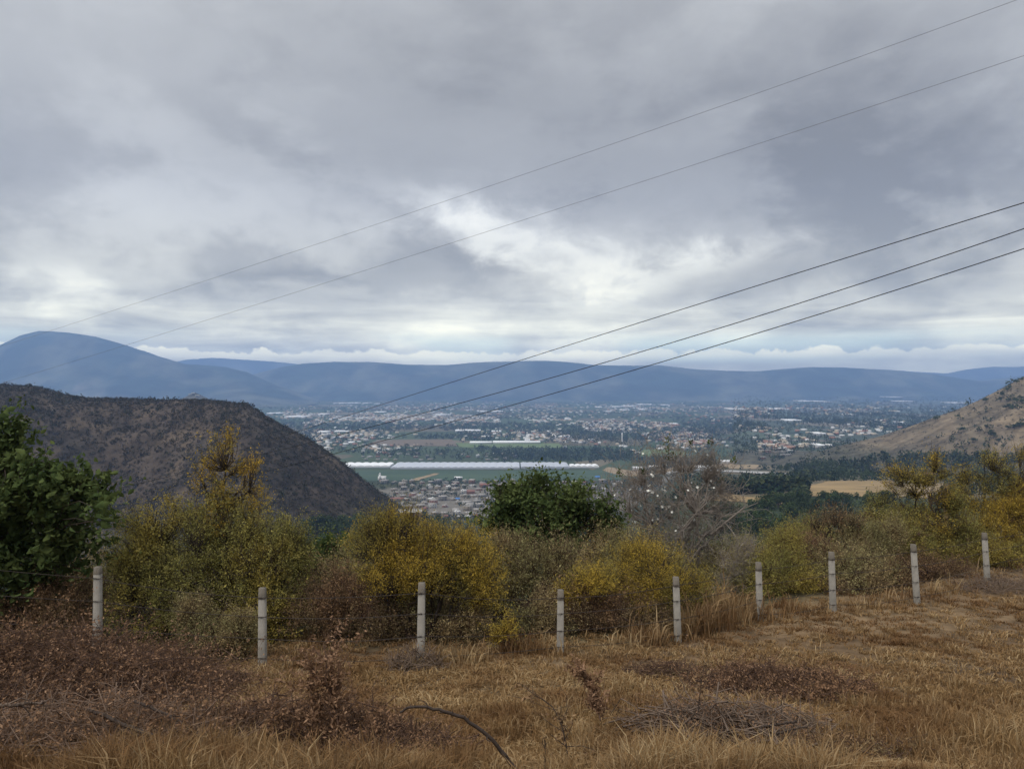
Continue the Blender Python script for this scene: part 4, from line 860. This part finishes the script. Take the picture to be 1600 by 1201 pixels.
# ------------------------------------------------------------------ fence
M_conc = plain('old_concrete', (.235, .215, .185), .42, 5, .92, bump=.5)
M_cap = plain('weathered_dark_concrete', (.15, .13, .105), .3, 14, .95, bump=.6)
M_wire = plain('rusty_wire', (.045, .035, .03), .3, 20, .6)
FP = [(153, 885, 152, 13.3), (410, 918, 410, 13.1), (659, 910, 657, 13.0), (876, 921, 875, 14.2), (1056, 901, 1060, 15.0), (1185, 878, 1188, 16.8), (1299, 862, 1302, 17.7), (1427, 850, 1434, 18.6), (1538, 832, 1544, 21.0)]
FPz = [None, None, None, None, 1008, 978, 960, 943, 908]
tops, bots = [], []
for i, (tx, ty, bx, d) in enumerate(FP):
    xb = (bx-CX)/F*d; bz = float(Hg(xb, d)); top = unp(tx, ty, d); bot = Vector((xb, d, bz-.25))
    vis = 'in front of the left dark tree'
    lb = ['first concrete fence post from the left, half sunk in rusty dead brush', 'second concrete fence post from the left, beside the large olive bush', 'third concrete fence post from the left, streaked and overgrown with dry vines', 'fourth concrete fence post from the left, with the brown bush behind', 'fifth concrete fence post from the left, leaning in front of the rounded bush', 'sixth concrete fence post from the left, right of the tallest dry grass', 'seventh concrete fence post from the left, thin and pale', 'eighth concrete fence post from the left, leaning to the left', 'last concrete fence post on the right, farthest away'][i]
    o = empty('fence_post', bot+Vector((0, 0, .25)), lb, 'fence post', 'concrete posts of the wire fence')
    def ringpost(g, t0, t1, w0, w1, ch=.012):
        ax = (top-bot)
        for (ta, tb, wa, wb) in ((t0, t1, w0, w1),):
            vs = []
            for t, w_ in ((ta, wa), (tb, wb)):
                c = bot+ax*t-o.location; h = w_/2; k = h-ch*1.5
                for (a, bb) in ((h, -k), (h, k), (k, h), (-k, h), (-h, k), (-h, -k), (-k, -h), (k, -h)): vs.append((c.x+a, c.y+bb, c.z))
            n = 8; g.add(vs, [(j, (j+1) % 8, (j+1) % 8+8, j+8) for j in range(8)]+[(8, 9, 10, 11), (8, 11, 12, 15), (12, 13, 14, 15)])
    hgt = (top-bot).length; cp = 1-.16/hgt*(1.2 if i not in (0,) else .8)
    g = G(); nseg = 1
    jr = random.Random(i)
    ws = [.138-.020*k/nseg+jr.uniform(-.0012, .0012) for k in range(nseg+1)]
    for k in range(nseg): ringpost(g, cp*k/nseg, cp*(k+1)/nseg, ws[k], ws[k+1])
    g.build('shaft', M_conc, o)
    g = G(); ringpost(g, cp+.0005, 1.0, .122, .112); g.build('cap', M_cap, o)
    ax = top-bot; pts = []
    for f_ in (.905, .70, .47, .26):
        c = bot+ax*f_; c0 = c-o.location; wq = .071; g = G(); P_ = [(-wq, -wq), (wq, -wq), (wq, wq), (-wq, wq)]
        z0 = c0.z; vv = [Vector((c0.x+a, c0.y+bb, z0+jr.uniform(-.006, .006))) for a, bb in P_]
        g.tubes([v for v in vv], [vv[(j+1) % 4] for j in range(4)], .0028, .0028, 4); g.build('wire_tie', M_wire, o)
        pts.append(Vector((c.x, c.y-wq, c.z)))
    tops.append(pts)
nmw = ['topmost', 'second from the top', 'second from the bottom', 'lowest']
for s in range(4):
    g = G(); P_ = [t[s] for t in tops]
    a0 = P_[0]+(P_[0]-P_[1])*1.6; z9 = P_[-1]+(P_[-1]-P_[-2])*2.0; P_ = [a0]+P_+[z9]
    for A, B in zip(P_[:-1], P_[1:]):
        n = 14; pr = A
        for k in range(1, n+1):
            t = k/n; c = A+(B-A)*t-Vector((0, 0, .05*math.sin(math.pi*t)*(1+.4*math.sin(A.x*3+s)))); g.tubes([pr], [c], .0052, .0052, 4)
            g.tubes([c+Vector((-.02, 0, -.02)), c+Vector((.02, 0, -.02))], [c+Vector((.02, 0, .02)), c+Vector((-.02, .005, .02))], .002, .001, 3); pr = c
    tag(g.build('barbed_wire', M_wire), f'{nmw[s]} strand of rusty barbed wire strung along the fence posts', 'wire', 'barbed wire strands of the fence')
# pole standing past the thicket
p = at(1479, 800, 26); d = 60.0; pz = float(H((1479-CX)/F*d, d)); o = empty('pole', ((1479-CX)/F*d, d, pz), 'weathered reddish pole standing beyond the thin yellow trees on the right', 'pole')
g = G(); g.tubes([(0, 0, -.5)], [(0, 0, unp(1479, 758, d).z-pz)], .26, .20, 8); g.build('shaft', plain('reddish_wood', (.20, .14, .11), .3, 4), o)
g = G(); g.tubes([(0, 0, unp(1479, 758, d).z-pz)], [(0, 0, unp(1479, 755, d).z-pz)], .23, .23, 8); g.build('cap', M_cap, o)
# ------------------------------------------------------------------ overhead cables
M_cab = plain('cable_black', (.020, .020, .024), .1, 3, .5); M_cabg = plain('cable_aluminium', (.13, .13, .14), .1, 3, .45)
CB = [([(1583, 0), (960, 232), (440, 390), (75, 518), (0, 545)], 75, 190, .021, M_cabg, 'topmost thin grey overhead cable crossing the whole sky'),
      ([(1600, 88), (1240, 205), (830, 340), (420, 470), (200, 540), (0, 598)], 75, 180, .021, M_cabg, 'second thin grey overhead cable from the top'),
      ([(1600, 317), (1240, 428), (1000, 503), (820, 563), (640, 617), (465, 674)], 40, 105, .029, M_cab, 'highest of the three dark overhead cables on the right'),
      ([(1600, 360), (1280, 460), (930, 568), (760, 618), (500, 695), (170, 762)], 40, 100, .029, M_cab, 'middle one of the three dark overhead cables on the right'),
      ([(1600, 390), (1330, 475), (1040, 560), (840, 618), (545, 712), (200, 787)], 40, 100, .029, M_cab, 'lowest of the three dark overhead cables on the right')]
for pts, dr, dl, r_, m, lb in CB:
    X = np.array([q[0] for q in pts], float); Y = np.array([q[1] for q in pts], float)
    cf = np.polyfit(X, Y, 2); xs = np.linspace(-420, 1900, 90); ys = np.polyval(cf, xs)
    inv = 1/dl+(1/dr-1/dl)*(xs-X.min())/(1600-X.min()); dd = 1/np.maximum(inv, 1/260)
    W_ = np.stack([(xs-CX)/F*dd, dd, (CY-ys)/F*dd], 1); g = G(); g.tubes(W_[:-1], W_[1:], r_, r_, 6)
    tag(g.build('power_cable', m), lb, 'cable', 'overhead cables')
# ------------------------------------------------------------------ dead brush, sticks, weeds
M_stick = plain('dead_stick_grey', (.15, .108, .080), .4, 6); M_stickd = plain('dead_stick_dark', (.050, .036, .028), .4, 6)
M_stickm = plain('dead_stick_brown', (.15, .10, .07), .5, 6)
def gpt(px, py):   # point on the near ground
    return at(px, py, 3)
YS0 = YS
YS = np.geomspace(2.5, 60, 3000)
def at_near(px, py):
    u = (px-CX)/F; v = (CY-py)/F; z = Hg(u*YS, YS); i = np.argmax(v*YS <= z); y = YS[i]; return Vector((u*y, y, float(z[i])))
def heap(label, ctr, R_, hgt, n, seed, lr=(.25, .8), leafk=None, nl=0, name='brush_pile', mats=None, flat=.35, rad=(.003, .009), leafL=.035, spiky=.0):
    """a tangle of broken twigs lying on the ground, with shrivelled leaves on them"""
    rg = np.random.default_rng(seed); c = at_near(*ctr); o = empty(name, c, label, 'brush pile')
    cnt = n; a = rg.uniform(0, 6.28, cnt); q = np.sqrt(rg.uniform(0, 1, cnt)); X = c.x+np.cos(a)*q*R_[0]; Y = c.y+np.sin(a)*q*R_[1]
    Z = Hg(X, Y)+hgt*(1-q**2)*rg.uniform(0, 1, cnt)**.7*(.6+.8*vn2(X/.5, Y/.5, seed))
    d = rg.normal(size=(cnt, 3))*np.array([1, 1, flat]); upq = rg.uniform(0, 1, cnt) < spiky; d[upq, 2] = np.abs(d[upq, 2])+1.2; d /= np.linalg.norm(d, axis=1)[:, None]; L = rg.uniform(*lr, cnt)
    A = np.c_[X, Y, Z]-d*L[:, None]/2; B = A+d*L[:, None]; A[:, 2] = np.maximum(A[:, 2], Hg(A[:, 0], A[:, 1])-.02); B[:, 2] = np.maximum(B[:, 2], Hg(B[:, 0], B[:, 1])+.01)
    g = G(); r0 = rg.uniform(*rad, cnt); cc = np.array(c); bowed(g, A-cc, B-cc, r0, r0*.4, rg, .10, 4, 3)
    # side twigs
    k = rg.integers(0, cnt, cnt*2); t = rg.uniform(.2, 1, cnt*2)[:, None]; S_ = A[k]+(B[k]-A[k])*t; E2 = S_+(d[k]+rg.normal(size=(cnt*2, 3))*.8)*(L[k]*.25)[:, None]
    bowed(g, S_-cc, E2-cc, r0[k]*.45, .0012, rg, .12, 3, 2); g.build('twigs', mats or M_twigr, o)
    if nl:
        kk = rg.integers(0, cnt*2, nl); p = S_[kk]+(E2[kk]-S_[kk])*rg.uniform(0, 1.1, nl)[:, None]+rg.normal(size=(nl, 3))*.02
        gl = G(); gl.leaves(p-cc, leafL*rg.uniform(.5, 1.4, nl), leafL*.45, rg, rg.uniform(0, 1, nl)); gl.build('dead_leaves', leafk, o)
    return o
heap('big heap of rust coloured dead brush in the lower left corner', (100, 1088), (2.7, 1.5), .85, 2500, 401, (.25, 1.2), LM['rust'], 34000, leafL=.05, spiky=.13)
heap('dead brush heap cut by the bottom left corner, with bare pale twigs', (90, 1185), (2.2, .95), .55, 1100, 402, (.3, 1.1), LM['rust'], 17000, mats=M_stickm, leafL=.045, spiky=.1)
heap('rusty dead brush spilling toward the middle of the bottom edge', (440, 1160), (1.8, .95), .55, 1100, 403, (.2, .6), LM['rust'], 18000, leafL=.045, spiky=.14)
heap('pile of cut grey sticks near the bottom, right of the middle', (1140, 1150), (1.2, .6), .32, 620, 404, (.3, 1.1), LM['rust'], 11000, mats=M_stick, flat=.22, rad=(.004, .014), name='stick_pile')
heap('small dark twig heap in front of the fifth fence post', (1035, 1053), (.75, .38), .16, 360, 405, (.2, .5), LM['brown'], 2500, mats=M_twigr, flat=.2, name='stick_pile')
heap('low reddish dead shrub right of the small dark twig heap', (1215, 1075), (1.5, .8), .30, 1000, 406, (.2, .5), LM['rust'], 15000, flat=.8, mats=M_twigr, spiky=.1, leafL=.045)
heap('brown twig litter at the bottom edge, right of the stick pile', (1330, 1175), (1.0, .5), .14, 400, 407, (.15, .45), LM['brown'], 5000, flat=.4)
heap('small twig pile far right beside the ninth fence post', (1560, 918), (1.2, .8), .22, 300, 408, (.3, .9), LM['brown'], 1200, mats=M_stick, name='stick_pile')
heap('twiggy litter around the foot of the third fence post', (650, 1045), (.5, .4), .35, 240, 409, (.2, .6), LM['brown'], 900, mats=M_stick, flat=1.4, name='brush_pile')
heap('reddish dead brush in the lower middle, left of the arching branch', (610, 1175), (.9, .5), .28, 380, 410, (.2, .5), LM['rust'], 6000, flat=.8)
def branch(label, pts, r0, r1, m, side=8, seed=1, name='branch', k=6, sl=.12, leaf=None, nl=0):
    """pts: px, py, distance"""
    rg = np.random.default_rng(seed); P_ = np.array([unp(*q) for q in pts]); t = np.linspace(0, 1, len(P_)); tt = np.linspace(0, 1, 26)
    # smooth curve through the points
    W_ = np.stack([np.interp(tt, t, P_[:, i]) for i in range(3)], 1)
    for _ in range(3): W_[1:-1] = (W_[:-2]+2*W_[1:-1]+W_[2:])/4
    W_[1:-1] += rg.normal(size=W_[1:-1].shape)*r0*.25
    b0 = W_[0].copy(); g = G(); rr_ = np.linspace(r0, r1, 26); g.tubes(W_[:-1]-b0, W_[1:]-b0, rr_[:-1], rr_[1:], k)
    i = rg.integers(4, 26, side); d = np.diff(W_, axis=0)[np.minimum(i, 24)]; d /= np.linalg.norm(d, axis=1)[:, None]
    e = W_[i]+(d*.8+rg.normal(size=(side, 3))*.7)*sl*rg.uniform(.4, 1.4, side)[:, None]; bowed(g, W_[i]-b0, e-b0, rr_[i]*.6, .0015, rg, .15, 4, 3)
    o = empty(name, b0, label, 'branch' if name != 'weed' else 'weed'); g.build('stem', m, o)
    if nl:
        kk = rg.integers(0, side, nl); p = W_[i][kk]+(e-W_[i])[kk]*rg.uniform(0, 1.15, nl)[:, None]+rg.normal(size=(nl, 3))*.022
        gl = G(); gl.leaves(p-b0, .055*rg.uniform(.5, 1.4, nl), .024, rg, rg.uniform(0, 1, nl)); gl.build('dead_leaves', leaf, o)
    return o
branch('dark bare branch arching up from the bottom edge near the middle', [(815, 1215, 6.6), (790, 1180, 6.6), (760, 1145, 6.6), (720, 1117, 6.6), (680, 1105, 6.6), (640, 1103, 6.6), (625, 1112, 6.6)], .020, .010, M_stickd, 9, 421, sl=.10)
branch('thick broken brown stick lying across the rusty heap on the left', [(238, 1150, 7.3), (200, 1135, 7.4), (165, 1118, 7.5), (137, 1108, 7.6)], .022, .017, M_stickd, 3, 422, sl=.05)
branch('grey stick poking from the left edge over the rusty heap', [(-20, 1101, 7.2), (20, 1101, 7.3), (70, 1096, 7.5)], .022, .012, M_stick, 6, 423, sl=.2)
branch('long brown stick leaning down the right side of the rusty heap', [(210, 1095, 7.8), (260, 1115, 7.6), (300, 1140, 7.4), (325, 1160, 7.3)], .014, .010, M_stickd, 5, 424, sl=.12)
branch('dark fallen stick pointing right from the stick pile', [(1190, 1135, 7.6), (1215, 1131, 7.6), (1245, 1126, 7.7)], .014, .010, M_stickd, 2, 425, sl=.05)
branch('second dark stick just below the one pointing right from the stick pile', [(1200, 1150, 7.5), (1230, 1140, 7.5), (1262, 1134, 7.5)], .013, .007, M_stickd, 3, 426, sl=.08)
branch('pale looped twig standing above the stick pile', [(1215, 1165, 7.4), (1208, 1130, 7.5), (1214, 1105, 7.5), (1240, 1100, 7.6)], .010, .005, M_stick, 4, 427, sl=.1)
branch('dark upright twig at the bottom edge, right of the arching branch', [(850, 1215, 6.6), (852, 1185, 6.6), (851, 1155, 6.6)], .009, .006, M_stickd, 4, 428, sl=.06)
branch('dry curly weed with reddish leaves standing left of the third fence post', [(535, 1160, 7.8), (524, 1110, 7.9), (521, 1060, 8.0), (505, 1005, 8.2)], .012, .005, M_twigr, 44, 429, 'weed', sl=.26, leaf=LM['rust'], nl=1700)
branch('shorter reddish dry weed left of the curly one', [(495, 1150, 7.8), (492, 1110, 7.9), (488, 1040, 8.1)], .008, .003, M_twigr, 22, 430, 'weed', sl=.16, leaf=LM['rust'], nl=1000)
branch('leaning dark weed with few leaves near the bottom, right of the middle', [(890, 1190, 7.0), (880, 1140, 7.1), (866, 1105, 7.2), (822, 1075, 7.4)], .009, .003, M_stickd, 24, 431, 'weed', sl=.16, leaf=LM['brown'], nl=150)
branch('red leaved dead sprig standing left of the small dark twig heap', [(938, 1125, 8.0), (930, 1085, 8.2), (905, 1045, 8.4)], .008, .003, M_twigr, 26, 432, 'weed', sl=.16, leaf=LM['rust'], nl=1100)
branch('thin dark weed rising at the left end of the low reddish shrub', [(1090, 1115, 8.2), (1096, 1065, 8.3), (1102, 1035, 8.4)], .007, .003, M_stickd, 16, 433, 'weed', sl=.14, leaf=LM['brown'], nl=120)
# ------------------------------------------------------------------ dry grass
HEAPS = [(at_near(*c).x, at_near(*c).y, a*.88, d*.88) for c, a, d in (((100, 1075), 2.7, 1.6), ((90, 1185), 2.2, .95), ((440, 1160), 1.8, .95), ((1140, 1150), 1.25, .6), ((1035, 1053), .75, .38))]
def grass(n, seed, hfun, keep, name, label, xr=(-9, 22), yr=(5.2, 26), wd=.005, lean=.5, tuft=True, tb=0):
    rg = np.random.default_rng(seed)
    u = rg.uniform(-.78, .78, n); iv = rg.uniform(1/yr[1]**1.5, 1/yr[0]**1.5, n); y = iv**(-1/1.5); x = u*y
    nt_ = max(n//22, 1); tx, ty = x[:nt_], y[:nt_]; ti = rg.integers(0, nt_, n); ox, oy = rg.normal(size=n)*.055, rg.normal(size=n)*.055; th_ = np.clip(rg.lognormal(0, .32, nt_), .5, 1.6)[ti]
    if tuft: x, y = tx[ti]+ox, ty[ti]+oy
    x = x+rg.normal(size=n)*.01
    p = keep(x, y, rg)
    for (hx, hy, ax_, ay_) in HEAPS: p &= (((x-hx)/ax_)**2+((y-hy)/ay_)**2 > 1) | (rg.uniform(0, 1, n) < (.12 if hx < 0 else .35))
    x, y = x[p], y[p]; n = len(x); h = hfun(x, y, rg)*rg.uniform(.4, 1.25, n)*(th_[p] if tuft else 1)
    z = Hg(x, y)-.01; a = np.arctan2(oy[p], ox[p])+rg.normal(size=n)*.7 if tuft else rg.uniform(0, 6.28, n); l = lean*rg.uniform(.2, 1.6, n)
    lx, ly = np.cos(a)*l, np.sin(a)*l*.8
    w_ = wd*rg.uniform(.6, 1.5, n)*(1+y*.03); ph = rg.uniform(0, 3.14, n); sx, sy = np.cos(ph)*w_, np.sin(ph)*w_
    B0 = np.c_[x, y, z]; M1 = B0+np.c_[lx*h*.35, ly*h*.35, h*.62]; T1 = B0+np.c_[lx*h, ly*h, h*(1-.35*np.clip(l, 0, 1))]
    S_ = np.c_[sx, sy, 0*sx]; V = np.stack([B0-S_, B0+S_, M1+S_*.75, M1-S_*.75, T1], 1).reshape(-1, 3)
    o5 = np.arange(n)[:, None]*5; g = G(); pt = fbm(x, y, 1.3, 3, 7)+.5
    tint = np.clip(.35*pt+.35*(th_[p]-.6)*tuft+.6*rg.uniform(0, 1, n)**1.5+tb, 0, 1)
    g.add(V, o5+np.array([[0, 1, 2, 3]]), o5+np.array([[3, 2, 4]])); g.qt = [tint]; g.tt = [tint]
    return tag(g.build(name, M_straw), label, 'grass', kind='stuff')
def kp(x, y, rg):
    ye = np.interp(x, [-10, 3, 6, 9, 13, 20], [15.5, 16.5, 18.5, 20.5, 25.5, 30]); q = fbm(x, y, 1.1, 3, 61)+.5
    bare = sst(fbm(x, y, 2.6, 3, 62)+.5, .50, .66)*sst(y, 9.5, 11)
    return (y < ye) & (rg.uniform(0, 1, len(x)) < (1-.45*bare)) & (q > .2)
def hk(x, y, rg):
    base = .075+.22*sst(fbm(x, y, 1.4, 3, 63)+.5, .42, .72)
    return base*np.interp(y, [5, 9, 11, 26], [1.15, 1.0, .62, .5])*np.where(x > 3.5, .8, 1)
grass(230000, 501, hk, kp, 'dry_grass', 'straw coloured dry grass covering the near slope')
def kt(x, y, rg):
    yf = np.interp(x, [-7.5, -4.4, -1.6, .9, 3.3, 5.6, 7.7, 10.1, 13.5, 18], [13.3, 13.1, 13.0, 14.2, 15, 16.8, 17.7, 18.6, 21, 24])
    d = y-yf; q = fbm(x, y, .55, 3, 66)+.5; big = np.exp(-((x-4.7)/1.3)**2)
    w_ = .9+1.6*big
    pr = np.clip((q-.44)/.12, 0, 1)*sst(x, -2.5, -.5)*(.45+.55*big)+big*.35
    e = np.clip((d+.5)/.5, 0, 1)*np.clip((w_-d)/.5, 0, 1)
    return rg.uniform(0, 1, len(x)) < pr*e
def ht(x, y, rg): return (.30+.32*np.exp(-((x-4.6)/1.5)**2))*(.5+1.0*vn2(x/.35, y/.35, 12))
grass(210000, 502, ht, kt, 'tall_dry_grass', 'tall dry golden grass standing along the line of fence posts', wd=.0065, lean=.55, yr=(12, 26), tuft=True, tb=.22)
def kn(x, y, rg): return (fbm(x, y, .5, 3, 67)+.5 > .56) & (y < 9.6) & (x > -1.6)
grass(60000, 503, lambda x, y, rg: .24+0*x, kn, 'long_dry_grass', 'long loose blades of dry grass along the bottom of the slope', wd=.004, lean=.6, yr=(5.2, 9.8))
def kshort(x, y, rg):
    ye = np.interp(x, [-10, 3, 6, 9, 13, 20], [15, 16, 18, 20, 25, 29]); return (y < ye) & (fbm(x, y, .9, 3, 68)+.5 > .28)
grass(420000, 504, lambda x, y, rg: .055+.07*vn2(x/.6, y/.6, 5), kshort, 'short_dry_grass', 'short trampled dry grass between the taller tufts', wd=.006, lean=1.1, yr=(7, 28))
# ------------------------------------------------------------------ haze
hm = bpy.data.materials.new('haze_air'); hm.use_nodes = True; q = NB(hm.node_tree); hm.node_tree.nodes.clear()
pv = q.n('ShaderNodeVolumePrincipled'); pv.inputs['Color'].default_value = (.37, .57, .99, 1); pv.inputs['Density'].default_value = 1.12e-4; pv.inputs['Anisotropy'].default_value = .2
oo = q.n('ShaderNodeOutputMaterial'); q.L(pv.outputs[0], oo.inputs['Volume'])
g = G(); zt = 760; zb = -420; g.box((0, 0, (zt+zb)/2), (16500, 16500, (zt-zb)/2)); o = g.build('haze', hm); tag(o, 'thin blue haze filling the valley air', 'haze', kind='stuff')
